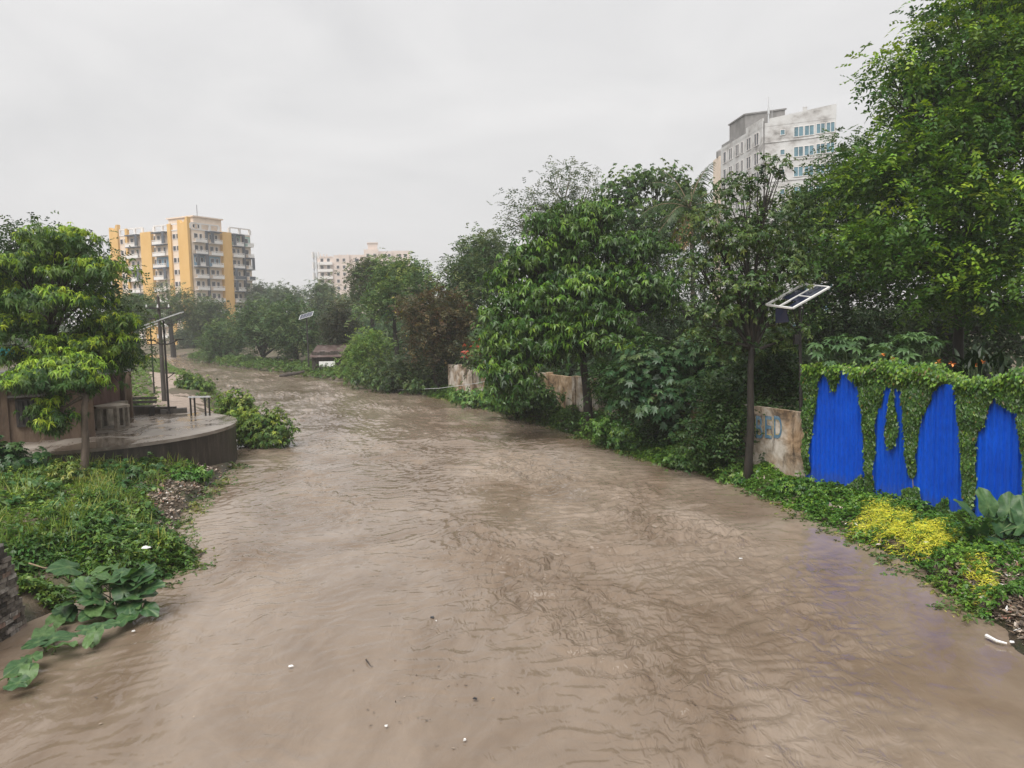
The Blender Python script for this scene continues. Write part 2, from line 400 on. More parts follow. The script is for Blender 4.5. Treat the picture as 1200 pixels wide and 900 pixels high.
def palms(P, A, k, L, W, droop=0.25):
    """palmate leaves: k leaflets spread like a hand in the plane across A"""
    n = len(P); A = unit(A)
    a = unit(np.cross(A, rand_dirs(n))); b = np.cross(A, a)
    th = np.linspace(-2.4, 2.4, k)[None, :] + rng.normal(0, 0.08, (n, k))
    D = np.cos(th)[..., None] * a[:, None] + np.sin(th)[..., None] * b[:, None]
    size = rng.uniform(0.7, 1.2, (n, 1))
    LL = L * size * (0.72 + 0.28 * np.cos(th * 0.8)); WW = W * size * np.ones((1, k))
    PP = np.repeat(P[:, None], k, 1); NN = np.repeat(A[:, None], k, 1)
    return kites(PP.reshape(-1, 3), D.reshape(-1, 3), NN.reshape(-1, 3), LL.ravel(), WW.ravel(), 0.2, droop), k

def leafcols(n_tip, k, base, tipvar, var=0.16, hue=0.1):
    c = np.array(base)[None, None, :] * np.array([1.32, 1.36, 1.15]) * np.ones((n_tip, k, 1))
    c = c * (1 + tipvar[:, None, None] * 0.3) * (1 + rng.normal(0, var, (n_tip, k, 1)))
    c[..., 0:1] *= 1 + rng.normal(0, hue, (n_tip, k, 1)) + tipvar[:, None, None] * 0.2
    return np.clip(c, 0.004, 0.6).reshape(-1, 3)

def leaf_mesh(name, Vs, Cs, mat, parent):
    V = np.concatenate(Vs); Cc = np.concatenate(Cs)
    F = np.arange(len(V) * 4).reshape(-1, 4)
    return np_mesh(name, V.reshape(-1, 3), F, mat, parent, col=np.repeat(Cc, 4, 0))

def lobes_px(lst, Y):
    """crown lobes given as (px, py, half width px, half height px, depth offset m)"""
    out_ = []
    for l in lst:
        px, py, rx, rz, dy = l
        p = at(px, py, Y + dy); s = (Y + dy) / FPX
        out_.append((np.array(p), np.array([rx * s, max(rx * s * 0.85, rz * s * 0.8), rz * s])))
    return out_

STY = {
  'spray': lambda P, A, k, L, W: sprays(P, A, k, L, W, tl=L * 2.6),
  'droop': lambda P, A, k, L, W: whorls(P, A, k, L, W, el=-0.25, els=0.3, droop=0.45),
  'whorl': lambda P, A, k, L, W: whorls(P, A, k, L, W),
  'palm': lambda P, A, k, L, W: palms(P, A, k, L, W),
}
def crown_leaves(lobes, nclump, ntip, k, L, W, style, base, clump_r=0.35, flat=0.6, fresh=None, fresh_p=0.0, fresh_up=True,
                 inner=0.2, dots=None, dots_p=0.0, low=0.45, shell=0.55, upb=0.55):
    ar = np.array([(l[1][0] * l[1][2]) for l in lobes]); ar = ar / ar.sum()
    Vs, Cs, anchors = [], [], []
    for (c, r), frac in zip(lobes, ar):
        n = max(3, int(nclump * frac))
        d = rand_dirs(n * 3); keep = (d[:, 2] > -0.35) | (rng.random(len(d)) < low); d = d[keep][:n]; n = len(d)
        ph = rng.uniform(0, 6.28, (5, 1)); kv = rng.normal(0, 2.6, (5, 3))
        lump = 1 + 0.10 * np.cos(kv @ d.T + ph).sum(0)
        rr = rng.uniform(shell, 1.0, n) ** 0.7 * lump
        cc = c + d * r * rr[:, None]
        anchors.append((c, cc[:6]))
        cr_ = clump_r * rng.uniform(0.6, 1.3, n)
        tip = cc[:, None] + rng.normal(0, 1, (n, ntip, 3)) * cr_[:, None, None] * np.array([1, 1, flat])
        cv = rng.normal(0, 0.8, n)[:, None] + rng.normal(0, 0.25, (n, ntip))
        A = unit((tip - c) / r ** 1.0) * 0.55 + np.array([0, 0, upb]) + rng.normal(0, 0.22, tip.shape)
        isf = np.zeros((n, ntip))
        if fresh is not None:
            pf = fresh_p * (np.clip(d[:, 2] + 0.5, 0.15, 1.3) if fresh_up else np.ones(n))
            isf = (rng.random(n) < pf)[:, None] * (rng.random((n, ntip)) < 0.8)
        V, kk = STY[style](tip.reshape(-1, 3), A.reshape(-1, 3), k, L, W)
        col = leafcols(n * ntip, kk, base, cv.ravel())
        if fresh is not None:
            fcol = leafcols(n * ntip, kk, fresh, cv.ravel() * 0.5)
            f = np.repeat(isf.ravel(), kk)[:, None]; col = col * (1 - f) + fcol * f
        if dots is not None:
            f = (rng.random(len(col)) < dots_p)[:, None]; col = np.where(f, np.array(dots) * rng.uniform(0.6, 1.3, (len(col), 1)), col)
        Vs.append(V); Cs.append(col)
        if inner > 0:                                         # leaves deeper inside the crown
            ni = int(n * ntip * k * inner)
            P = c + rand_dirs(ni) * r * (rng.random((ni, 1)) ** 0.5) * 0.72
            V = kites(P, rand_dirs(ni) - np.array([0, 0, 0.3]), rand_dirs(ni) + np.array([0, 0, 0.8]), L * rng.uniform(1.0, 1.7, ni), W * rng.uniform(1.0, 1.7, ni))
            Vs.append(V); Cs.append(leafcols(ni, 1, base, rng.normal(0, 0.4, ni)))
    return Vs, Cs, anchors

def curve_pts(a, b, sag=0.15, n=5, wob=0.06):
    a = Vector(a); b = Vector(b); L = (b - a).length
    mid = (a + b) / 2 + Vector((random.uniform(-1, 1) * wob * L, random.uniform(-1, 1) * wob * L, sag * L))
    return [a * (1 - t) ** 2 + mid * 2 * t * (1 - t) + b * t * t for t in [i / (n - 1) for i in range(n)]]

def limbs(parent, base, fork, lobes, anchors, r, bark='bark', stems=1, twigs=True, lean=0.0):
    mb = MB()
    base = Vector(base); fork = Vector(fork)
    for s in range(stems):
        b = base + Vector((random.uniform(-1, 1), random.uniform(-1, 1), 0)) * (0.25 * (stems > 1))
        n = 6; pts = []
        for i in range(n + 1):
            t = i / n
            pts.append(b.lerp(fork, t) + Vector((math.sin(t * 5 + s) * 0.05, math.cos(t * 4 + s) * 0.05, 0)) * (t * (1 - t) * 4))
        pts[0] = pts[0] - Vector((0, 0, 0.3))
        mb.tube(pts, [r * (1.25 if i == 0 else 1 - 0.4 * i / n) / math.sqrt(stems) for i in range(n + 1)], 8)
    for (c, cc) in anchors:
        c = Vector(c)
        pts = curve_pts(fork - Vector((0, 0, random.uniform(0, 0.25) * (fork - base).length * 0.4)), c, 0.08, 6)
        mb.tube(pts, [r * (0.55 - 0.09 * i) for i in range(6)], 6)
        if twigs:
            for q in cc:
                mb.tube(curve_pts(pts[3], Vector(q), 0.1, 4), [r * 0.2, r * 0.15, r * 0.1, r * 0.05], 5, cap=False)
    return mb.build('trunk', bark, parent, smooth=True)

def tree(label, base, lobes, fork, r, leaf, group=None, name='tree', bark='bark', mat='leaf', stems=1, cat='tree', twigs=True):
    t = thing(name, label, cat, base, group)
    Vs, Cs, an = crown_leaves(lobes, **leaf)
    leaf_mesh('crown', Vs, Cs, mat, t)
    limbs(t, base, fork, lobes, an, r, bark, stems, twigs)
    return t

def auto_lobes(px, py, wpx, hpx, Y, n=8, depth=None, seed=None):
    """n lobes packed inside a crown of the given width and height centred on a sight line"""
    s = Y / FPX; c = np.array(at(px, py, Y)); rx, rz = wpx * s / 2, hpx * s / 2; ry_ = (depth or rx)
    r_ = np.random.default_rng(seed if seed is not None else int(px * 7 + py * 3))
    out_ = [(c.copy(), np.array([rx * 0.6, ry_ * 0.6, rz * 0.62]))]
    for i in range(n):
        d = r_.normal(size=3); d /= np.linalg.norm(d); d[2] = max(d[2], -0.6)
        f = r_.uniform(0.42, 0.56)
        rr = r_.uniform(0.36, 0.52)
        out_.append((c + d * np.array([rx, ry_, rz]) * (1 - rr), np.array([rx, ry_, rz * 0.9]) * rr))
    return out_

DG = (0.030, 0.062, 0.016); MG = (0.048, 0.092, 0.021); LG = (0.085, 0.145, 0.027); YG = (0.15, 0.20, 0.03); BG_ = (0.035, 0.068, 0.03)
# ------------------------------------------------------------------ building materials
MT['orange_wall'] = surf('orange_wall', [(0.3, (0.60, 0.36, 0.115)), (0.7, (0.68, 0.43, 0.16))], 0.5, 0.85, (1, 1, 0.4), 0.05)
MT['pale_wall'] = surf('pale_wall', [(0.3, (0.66, 0.53, 0.42)), (0.7, (0.76, 0.64, 0.53))], 0.5, 0.85, (1, 1, 0.4), 0.05)
MT['white_wall'] = surf('white_wall', [(0.3, (0.62, 0.59, 0.57)), (0.7, (0.74, 0.72, 0.70))], 0.5, 0.85, (1, 1, 0.4), 0.05)
MT['slate_wall'] = surf('slate_wall', [(0.3, (0.06, 0.07, 0.09)), (0.7, (0.09, 0.10, 0.12))], 0.5, 0.8, (1, 1, 1), 0.05)
MT['blue_wall'] = surf('blue_wall', [(0.3, (0.16, 0.30, 0.42)), (0.7, (0.22, 0.36, 0.48))], 0.5, 0.8, (1, 1, 1), 0.05)
MT['green_wall'] = surf('green_wall', [(0.3, (0.25, 0.38, 0.33)), (0.7, (0.3, 0.43, 0.38))], 0.5, 0.8, (1, 1, 1), 0.05)
MT['beige_wall'] = surf('beige_wall', [(0.3, (0.55, 0.45, 0.40)), (0.7, (0.66, 0.56, 0.50))], 0.2, 0.85, (1, 1, 0.4), 0.05)
MT['stained_white'] = surf('stained_white', [(0.30, (0.16, 0.15, 0.14)), (0.42, (0.40, 0.385, 0.375)), (0.52, (0.51, 0.505, 0.50)), (0.8, (0.60, 0.60, 0.60))], 0.32, 0.9, (1, 1, 1.4), 0.1, detail=9)
MT['grey_cement'] = surf('grey_cement', [(0.3, (0.13, 0.125, 0.12)), (0.7, (0.25, 0.24, 0.235))], 0.7, 0.9, (1, 1, 0.6), 0.1)
def glass_mat(name, c, rough=0.12):
    m, nt, p, o = new_mat(name)
    n = noise(nt, 0.8, 3, 0.5, coords(nt))
    r = ramp(nt, n.outputs[0], [(0.35, tuple(x * 0.7 for x in c)), (0.65, tuple(min(1, x * 1.25) for x in c))])
    nt.links.new(r.outputs[0], p.inputs['Base Color']); p.inputs['Roughness'].default_value = rough
    return m
MT['glass_dark'] = glass_mat('glass_dark', (0.035, 0.035, 0.042))
MT['glass_teal'] = glass_mat('glass_teal', (0.10, 0.19, 0.235))
MT['void'] = surf('void', [(0.3, (0.012, 0.012, 0.014)), (0.7, (0.03, 0.028, 0.028))], 1, 0.9, bstr=0)

ZUP = Vector((0, 0, 1))
def polyext(mb, O, U, V, W, poly, w0, w1):
    b = len(mb.v); n = len(poly)
    for ww in (w0, w1):
        for (a, c) in poly: mb.v.append(tuple(O + U * a + V * c + W * ww))
    fs = [tuple(range(b, b + n))[::-1], tuple(range(b + n, b + 2 * n))] + [(b + i, b + (i + 1) % n, b + n + (i + 1) % n, b + n + i) for i in range(n)]
    ar = sum(poly[i][0] * poly[(i + 1) % n][1] - poly[(i + 1) % n][0] * poly[i][1] for i in range(n))
    mb.f += fs if ar * U.cross(V).dot(W) * (w1 - w0) > 0 else [f[::-1] for f in fs]

class Face:
    """one facade: origin, direction along it, outward normal; windows share mesh data"""
    def __init__(s, O, U, W, parent): s.O, s.U, s.W, s.p, s.wins = Vector(O), U, W, parent, {}
    def window(s, u, v, w, h, glass='glass_dark', frame='white_wall', mull=0, out=0.05, name='window'):
        key = (round(w, 2), round(h, 2), glass, frame, mull, name)
        if key not in s.wins:
            mb = MB(); t = 0.09
            mb.quadbox(s.O, s.U, ZUP, s.W, -w / 2, w / 2, -h / 2, -h / 2 + t, 0.02, 0.12)
            mb.quadbox(s.O, s.U, ZUP, s.W, -w / 2, w / 2, h / 2 - t, h / 2, 0.02, 0.12)
            mb.quadbox(s.O, s.U, ZUP, s.W, -w / 2, -w / 2 + t, -h / 2 + t, h / 2 - t, 0.02, 0.12)
            mb.quadbox(s.O, s.U, ZUP, s.W, w / 2 - t, w / 2, -h / 2 + t, h / 2 - t, 0.02, 0.12)
            for k in range(mull):
                c = -w / 2 + w * (k + 1) / (mull + 1)
                mb.quadbox(s.O, s.U, ZUP, s.W, c - t / 2, c + t / 2, -h / 2 + t, h / 2 - t, 0.02, 0.12)
            pm = MB(); pm.quadbox(s.O, s.U, ZUP, s.W, -w / 2 + t, w / 2 - t, -h / 2 + t, h / 2 - t, 0.01, 0.06)
            a = mb.build(name, frame, s.p); b = pm.build('pane', glass, s.p); b.parent = a
            s.wins[key] = (a, b)
        else:
            a0, b0 = s.wins[key]
            a = a0.copy(); C.objects.link(a); b = b0.copy(); C.objects.link(b); b.parent = a
        a.location = s.U * u + ZUP * v + s.W * (out - 0.05)
        return a

# ------------------------------------------------------------------ yellow apartment tower
CB = at(224, 300, 195); CB.z = 0
tb = thing('apartment_building', 'orange and cream apartment tower with dark framed balconies, the tallest of the far left bank', 'building', CB)
Ua = Vector((0.89, -0.456, 0)).normalized()          # left facade, running towards the near corner
Ub = Vector((0.456, 0.89, 0)).normalized()           # right facade, running away from it
LA, LBt = 30.0, 20.0
Wa = Vector((-Ua.y, Ua.x, 0)) * -1; Wb = Vector((Ub.y, -Ub.x, 0))
if Wa.y > 0: Wa = -Wa
OA = CB - Ua * LA
H0, FH, NF = 29.8, 3.0, 10
fa = Face(OA, Ua, Wa, tb); fb = Face(CB, Ub, Wb, tb)
core = MB(); core.prism([OA + Ua * 0, CB, CB + Ub * LBt, OA + Ub * LBt], -0.5, H0); core.build('wall', 'pale_wall', tb)
def pil(face, u0, u1, w1=0.5, top=H0 + 1.8, mat='orange_wall', wave=False):
    mb = MB()
    if wave:
        pts = [(u0, -0.5), (u1, -0.5), (u1, top + 1.3)]
        for i in range(9):
            t = i / 8; pts.append((u1 - 0.5 - t * (u1 - u0 - 1.0), top + 1.2 - 1.1 * math.sin(math.pi * t) ** 0.8 - 0.5 * t))
        pts.append((u0, top + 0.7))
        polyext(mb, face.O, face.U, ZUP, face.W, pts, -0.4, w1)
    else:
        mb.quadbox(face.O, face.U, ZUP, face.W, u0, u1, -0.5, top, -0.3, w1)
    mb.build('pillar', mat, tb)
pil(fa, 0, 3.3, 0.6, wave=True); pil(fa, 6.1, 6.9, 0.45); pil(fa, 12.6, 16.6, 0.9, top=H0 + 0.3)
pil(fa, 22.3, 23.5, 0.45); pil(fa, 26.4, 30.0, 0.7, wave=True)
pil(fb, 9.5, 12.6, 0.9, top=H0 + 0.2); pil(fb, 4.65, 5.15, 0.5, H0, 'slate_wall'); pil(fb, 16.9, 17.5, 0.6, H0, 'slate_wall')
def balcony(face, u0, u1, z, dark=None, accent=None, w=1.25):
    mb = MB()
    mb.quadbox(face.O, face.U, ZUP, face.W, u0, u1, z - 0.14, z, 0.005, w)
    mb.quadbox(face.O, face.U, ZUP, face.W, u0, u1, z, z + 0.62, w - 0.12, w)
    mb.quadbox(face.O, face.U, ZUP, face.W, u0, u1, z + 0.82, z + 0.95, w - 0.12, w)
    n = 7
    for i in range(n):
        c = u0 + 0.06 + (u1 - u0 - 0.12) * i / (n - 1)
        mb.quadbox(face.O, face.U, ZUP, face.W, c - 0.05, c + 0.05, z + 0.62, z + 0.82, w - 0.1, w - 0.03)
    b = mb.build('balcony', 'white_wall', tb)
    if dark:
        d = MB()
        if 'r' in dark: d.quadbox(face.O, face.U, ZUP, face.W, u1 - 0.9, u1 + 0.02, z + 0.01, z + 2.7, w - 0.1, w + 0.06)
        if 'l' in dark: d.quadbox(face.O, face.U, ZUP, face.W, u0 - 0.02, u0 + 0.9, z + 0.01, z + 2.7, w - 0.1, w + 0.06)
        if 't' in dark: d.quadbox(face.O, face.U, ZUP, face.W, u0 - 0.02, u1 + 0.02, z + 2.7, z + 3.0, 0.01, w + 0.06)
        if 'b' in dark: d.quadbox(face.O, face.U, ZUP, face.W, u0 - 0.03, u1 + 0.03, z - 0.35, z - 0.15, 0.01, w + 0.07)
        if 'p' in dark: d.quadbox(face.O, face.U, ZUP, face.W, u0 + 0.02, u1 - 0.02, z + 0.02, z + 0.9, w + 0.01, w + 0.05)
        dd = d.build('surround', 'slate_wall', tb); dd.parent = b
    if accent:
        q = MB(); q.quadbox(face.O, face.U, ZUP, face.W, u0 + 0.1, u1 - 0.1, z + 0.01, z + 2.7, 0.0, 0.012)
        qq = q.build('accent_wall', accent, tb); qq.parent = b
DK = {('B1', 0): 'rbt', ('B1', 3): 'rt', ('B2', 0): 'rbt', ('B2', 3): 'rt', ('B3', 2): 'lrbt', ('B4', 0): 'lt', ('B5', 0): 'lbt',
      ('B5', 3): 'ltp', ('B5', 4): 'lb', ('B6', 2): 'rbt', ('B6', 3): 'p', ('B2', 6): 'rt', ('B1', 7): 'rt', ('B5', 7): 'lt'}
AC = {('B3', 2): 'blue_wall', ('B4', 2): 'blue_wall', ('B2', 2): 'blue_wall', ('B5', 0): 'green_wall', ('B6', 0): 'green_wall', ('B1', 5): 'blue_wall'}
for i in range(NF):
    z = H0 - FH * (i + 1)
    for nm, face, u0, u1 in (('B1', fa, 7.0, 11.7), ('B2', fa, 17.3, 22.0), ('B3', fb, 0.7, 4.3), ('B4', fb, 5.5, 9.2), ('B5', fb, 12.9, 16.5), ('B6', fb, 17.9, 20.0)):
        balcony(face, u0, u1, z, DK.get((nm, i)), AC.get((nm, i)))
        wd = u1 - u0
        face.window(u0 + wd * 0.28, z + 1.55, 1.25, 1.3, out=0.07)
        if wd > 3: face.window(u0 + wd * 0.7, z + 1.12, 0.95, 2.1, out=0.07, name='balcony_door')
    for u in (4.2, 24.3, 25.7): fa.window(u, z + 1.6, 1.15, 1.3)
    for u in (5.6, 12.15, 16.95): fa.window(u, z + 1.6, 0.6, 1.3)
par = MB()                                             # open parapet round the roof
for face, spans in ((fa, ((3.4, 12.4), (16.8, 26.2))), (fb, ((0.3, 9.3), (12.8, 20.0)))):
    for (a, b) in spans:
        par.quadbox(face.O, face.U, ZUP, face.W, a, b, H0 + 1.55, H0 + 1.85, -0.3, 0.1)
        par.quadbox(face.O, face.U, ZUP, face.W, a, b, H0 + 0.002, H0 + 0.3, -0.3, 0.1)
        n = max(2, int((b - a) / 2.9))
        for k in range(n + 1):
            c = a + (b - a) * k / n
            par.quadbox(face.O, face.U, ZUP, face.W, c - 0.35, c + 0.35, H0 + 0.3, H0 + 1.55, -0.29, 0.09)
par.build('parapet', 'white_wall', tb)
pn = MB(); c0 = CB - Ua * 4.5 + Ub * 6.5
pn.quadbox(c0, Ua, Ub, ZUP, -5.5, 3.6, -4.5, 4.5, H0 + 0.001, H0 + 3.4); pn.quadbox(c0, Ua, Ub, ZUP, -5.9, 4.0, -4.9, 4.9, H0 + 3.4, H0 + 3.7)
pn.build('stair_block', 'pale_wall', tb)
for du, face in ((1.2, fb), (2.7, fb)): face.window(du, H0 + 0.95, 0.8, 1.0)
an = MB(); an.tube([c0 + ZUP * (H0 + 3.5), c0 + ZUP * (H0 + 7.2)], 0.07, 5); an.build('antenna', 'steel_dark', tb)

# ------------------------------------------------------------------ beige block in the haze
YB = 345.0; s_ = YB / FPX
OB = at(375, 380, YB); OB.z = 0
bb = thing('apartment_building', 'pale pink beige apartment block fading in the haze above the trees', 'building', OB)
Uc = Vector((0.985, 0.17, 0)).normalized(); Wc = Vector((Uc.y, -Uc.x, 0))
fcx = Face(OB, Uc, Wc, bb)
zt = at(380, 299, YB).z
wb_ = MB()
for (a, b, d0, d1, top, ) in ((0, 7.2, -0.2, 9, zt - 1), (7.2, 14, 0.4, 12, zt), (14, 20.5, -1.2, 12, zt + 0.2), (20.5, 27, 0.6, 14, zt + 2.4), (27, 33, -0.5, 14, zt + 1.6), (33, 41, -2.4, 12, zt + 2.0)):
    wb_.quadbox(OB, Uc, ZUP, Wc, a, b, -0.5, top, -d1, d0)
wb_.quadbox(OB, Uc, ZUP, Wc, 22.3, 26.6, zt + 2.4, zt + 5.2, -8, -1)
wb_.quadbox(OB, Uc, ZUP, Wc, 22.0, 26.9, zt + 5.2, zt + 5.6, -8.3, -0.7)
wb_.build('wall', 'beige_wall', bb)
for i in range(9):
    z = zt - 1 - 3.1 * (i + 1)
    bm_ = MB(); bm_.quadbox(OB, Uc, ZUP, Wc, -0.5, 6.6, z - 0.2, z + 1.0, -0.15, 1.5); bm_.build('balcony', 'white_wall', bb)
    for u, o_ in ((2.0, 0.0), (4.8, 0.0)):
        fcx.window(u, z + 1.95, 1.4, 1.6, out=-0.2 + 0.05)
    for u, o_ in ((8.9, 0.4), (11.6, 0.4), (17.2, -1.2), (22.2, 0.6), (25.2, 0.6), (29.5, -0.5), (31.7, -0.5), (36.5, -2.4), (39.0, -2.4)):
        fcx.window(u, z + 1.9 + (2 if u > 20 else 0), 1.3 if u != 17.2 else 1.9, 1.5, out=o_ + 0.05)
rp = MB()
for u in (1.2, 2.6, 3.9, 9.5, 13): rp.quadbox(OB, Uc, ZUP, Wc, u, u + 0.5, zt - 1.02, zt + 0.5, -1.5, -0.9)
rp.quadbox(OB, Uc, ZUP, Wc, 0.0, 6.8, zt - 1.0, zt - 0.5, -0.4, -0.05); rp.build('parapet', 'beige_wall', bb)

# telecom mast beside it
mp_ = at(371.5, 352, 300); mast = thing('telecom_mast', 'thin grey lattice telecom mast left of the hazy beige block', 'mast', (mp_.x, 300, 0))
ztop = at(371.5, 296, 300).z
mb = MB()
for (dx, dy) in ((-0.8, -0.8), (0.8, -0.8), (0.8, 0.8), (-0.8, 0.8)):
    mb.tube([(mp_.x + dx, 300 + dy, 0), (mp_.x + dx * 0.6, 300 + dy * 0.6, ztop)], 0.13, 4)
k = 0; zz = 0
while zz < ztop - 2:
    f0 = 1 - 0.4 * zz / ztop; f1 = 1 - 0.4 * (zz + 2) / ztop; sgn = 1 if k % 2 else -1
    for (dx, dy, ex, ey) in ((-.8, -.8, .8, -.8), (.8, -.8, .8, .8)):
        if sgn < 0: dx, dy, ex, ey = ex, ey, dx, dy
        mb.tube([(mp_.x + dx * f0, 300 + dy * f0, zz), (mp_.x + ex * f1, 300 + ey * f1, zz + 2)], 0.08, 4, cap=False)
    zz += 2; k += 1
mb.build('lattice', 'steel_grey', mast)
mb = MB()
for dz in (1.0, 5.0, 9.0):
    for a in (0, 2.1, 4.2): mb.box((mp_.x + 1.3 * math.cos(a), 300 + 1.3 * math.sin(a), ztop - dz), (0.5, 0.5, 2.4), a)
mb.build('antenna', 'white_wall', mast)

# ------------------------------------------------------------------ stained white building above the right trees
CW = at(893, 200, 137); CW.z = 0
wbld = thing('concrete_building', 'stained white concrete building with blue window bands rising above the right trees', 'building', CW)
Ur = Vector((2.05, -1.0, 0)).normalized(); Ul = Vector((-0.10, 1.0, 0)).normalized()
Wr = Vector((Ur.y, -Ur.x, 0)); Wl = Vector((-Ul.y, Ul.x, 0))
if Wr.y > 0: Wr = -Wr
if Wl.x > 0: Wl = -Wl
ztr = at(893, 138, 137).z
LR, LL_ = 11.9, 19.5
wm = MB(); wm.prism([CW, CW + Ur * LR, CW + Ur * LR + Ul * LL_, CW + Ul * LL_], -0.5, ztr - 1.6)
wm.build('wall', 'stained_white', wbld)
pm = MB()
polyext(pm, CW, Ur, ZUP, Wr, [(0, ztr - 1.6), (LR, ztr - 1.6), (LR, ztr + 0.75), (1.2, ztr - 0.3), (1.15, ztr - 1.0), (0, ztr - 1.0)], -0.3, 0.03)
pm.quadbox(CW, Ul, ZUP, Wl, 0.0, 7.0, ztr - 1.6, ztr - 0.1, -0.3, 0.03); pm.quadbox(CW, Ul, ZUP, Wl, 7.0, LL_, ztr - 1.6, ztr - 1.0, -0.3, 0.03)
pm.quadbox(CW, Ur, ZUP, Wr, 6.6, 7.3, ztr + 0.2, ztr + 0.9, -0.25, 0.0)
pm.build('parapet', 'stained_white', wbld)
fr = Face(CW, Ur, Wr, wbld); fl = Face(CW, Ul, Wl, wbld)
for i in range(11):
    z = ztr - 3.1 - 3.35 * i
    fr.window(6.0, z, 1.6, 1.75, 'glass_teal', 'white_wall', 1); fr.window(7.7, z, 1.6, 1.75, 'glass_teal', 'white_wall', 1)
    fr.window(9.5, z + 0.1, 1.45, 1.75, 'glass_teal', 'white_wall', 1); fr.window(11.05, z + 0.1, 1.4, 1.75, 'glass_teal', 'white_wall', 1)
    fr.window(3.4, z + 0.2, 0.85, 1.0, 'glass_teal', 'white_wall', 0)
    bnd = MB(); bnd.quadbox(CW, Ur, ZUP, Wr, 0.01, LR - 0.01, z - 1.35, z - 1.2, 0.0, 0.1); bnd.build('ledge', 'stained_white', wbld)
    for u, wdt in ((2.2, 2.0), (5.6, 2.0), (8.6, 1.0), (10.9, 1.7), (14.2, 1.7), (17.2, 1.5)):
        fl.window(u, z - 0.1, wdt, 2.2, 'glass_dark', 'white_wall', 1 if wdt > 1.5 else 0)
st = MB(); st.quadbox(CW, Ul, Ur, ZUP, 8.5, 16.0, 0.4, 7.4, ztr - 1.6, ztr + 2.6); st.build('stair_block', 'grey_cement', wbld)
st = MB(); st.quadbox(CW, Ul, Ur, ZUP, 8.3, 16.2, 0.2, 7.6, ztr + 2.6, ztr + 2.85); st.quadbox(CW, Ul, Ur, ZUP, 13.0, 19.3, 0.1, 1.1, ztr - 1.0, ztr - 0.4); st.build('roof_slab', 'grey_cement', wbld)
pp = MB(); pp.tube([CW + Wr * 0.14 + Ur * 0.3 + ZUP * 0, CW + Wr * 0.14 + Ur * 0.3 + ZUP * (ztr - 0.6)], 0.1, 6); pp.build('drain_pipe', 'grey_cement', wbld)
aa = CW + Ur * 0.9 - Wr * 1.0
pp = MB(); pp.tube([aa + ZUP * (ztr - 1.7), aa + ZUP * (ztr + 3.6)], [0.14, 0.06], 6); pp.box(aa + ZUP * (ztr + 1.2), (0.3, 0.3, 0.9))
pp.tube([aa + Ur * 0.6 + ZUP * (ztr - 1.7), aa + Ur * 0.6 + ZUP * (ztr + 2.2)], 0.03, 5); pp.build('antenna', 'steel_grey', wbld)

# lower annex with a roof tank behind it
CA = at(861, 260, 158); CA.z = 0
anx = thing('annex_building', 'narrow cream annex with a round roof tank left of the stained white building', 'building', CA)
za = at(850, 183, 158).z
mb = MB(); mb.box((CA.x - 1.0, 160, za / 2), (4.4, 5.0, za)); mb.build('wall', 'pale_wall', anx)
mb = MB(); mb.box((CA.x + 0.7, 157.4, za / 2 + 0.3), (1.0, 0.7, za)); mb.build('pillar', 'orange_wall', anx)
fx = Face(Vector((CA.x - 3.3, 157.5, 0)), Vector((1, 0, 0)), Vector((0, -1, 0)), anx)
for i in range(6):
    fx.window(1.0, za - 2.4 - 3.2 * i, 0.9, 2.0); fx.window(2.7, za - 2.4 - 3.2 * i, 0.9, 2.0)
mb = MB(); mb.tube([(CA.x - 2.6, 159, za), (CA.x - 2.6, 159, za + 1.1), (CA.x - 2.6, 159, za + 1.5)], [0.85, 0.85, 0.3], 12); mb.build('water_tank', 'grey_cement', anx)

# ------------------------------------------------------------------ right bank: the blue sheet fence line
F0 = atz(948, 562, 0.5); FE = atz(1200, 622, 0.5)
FD = (FE - F0); FD.z = 0; FD.normalize(); FN = Vector((FD.y, -FD.x, 0))
if FN.x > 0: FN = -FN
def on_fence(px, py):
    d = ray(px, py); t = (F0 - Vector((0, 0, EYE))).dot(FN) / d.dot(FN)
    P = Vector((0, 0, EYE)) + d * t
    return (P - F0).dot(FD), P.z
FT = on_fence(1123, 449)[1]
m, nt_, p, o = new_mat('blue_sheet')
v = coords(nt_)
n1 = noise(nt_, 1.2, 5, 0.6, v); n2 = noise(nt_, 40, 3, 0.6, coords(nt_, (1, 1, 0.15)))
r1 = ramp(nt_, n1.outputs[0], [(0.3, (0.001, 0.058, 0.44)), (0.7, (0.002, 0.082, 0.56))])
r2 = ramp(nt_, n2.outputs[0], [(0.25, (0.72, 0.72, 0.72)), (0.55, (1.03, 1.03, 1.03))])
blue = mixc(nt_, 1.0, r1.outputs[0], r2.outputs[0], 'MULTIPLY')
n3 = noise(nt_, 2.2, 6, 0.7, coords(nt_, (1.5, 1.5, 0.25))); f3 = ramp(nt_, n3.outputs[0], [(0.58, (0,) * 3), (0.8, (0.22,) * 3)])
blue = mixc(nt_, f3.outputs[0], blue, (0.05, 0.13, 0.40))                                   # chalky fading in streaks
sx = nt_.nodes.new('ShaderNodeSeparateXYZ'); gg = nt_.nodes.new('ShaderNodeNewGeometry'); nt_.links.new(gg.outputs['Position'], sx.inputs[0])
n4 = noise(nt_, 5, 6, 0.75, coords(nt_, (1, 1, 0.5))); hz4 = nt_.nodes.new('ShaderNodeMath'); hz4.operation = 'MULTIPLY_ADD'; hz4.inputs[1].default_value = -1.5
nt_.links.new(n4.outputs[0], hz4.inputs[0]); nt_.links.new(sx.outputs['Z'], hz4.inputs[2])
f4 = ramp(nt_, hz4.outputs[0], [(-0.0, (0.3,) * 3), (0.18, (0,) * 3)])
blue = mixc(nt_, f4.outputs[0], blue, (0.05, 0.07, 0.16))                                  # mud splashed along the foot
nt_.links.new(blue, p.inputs['Base Color'])
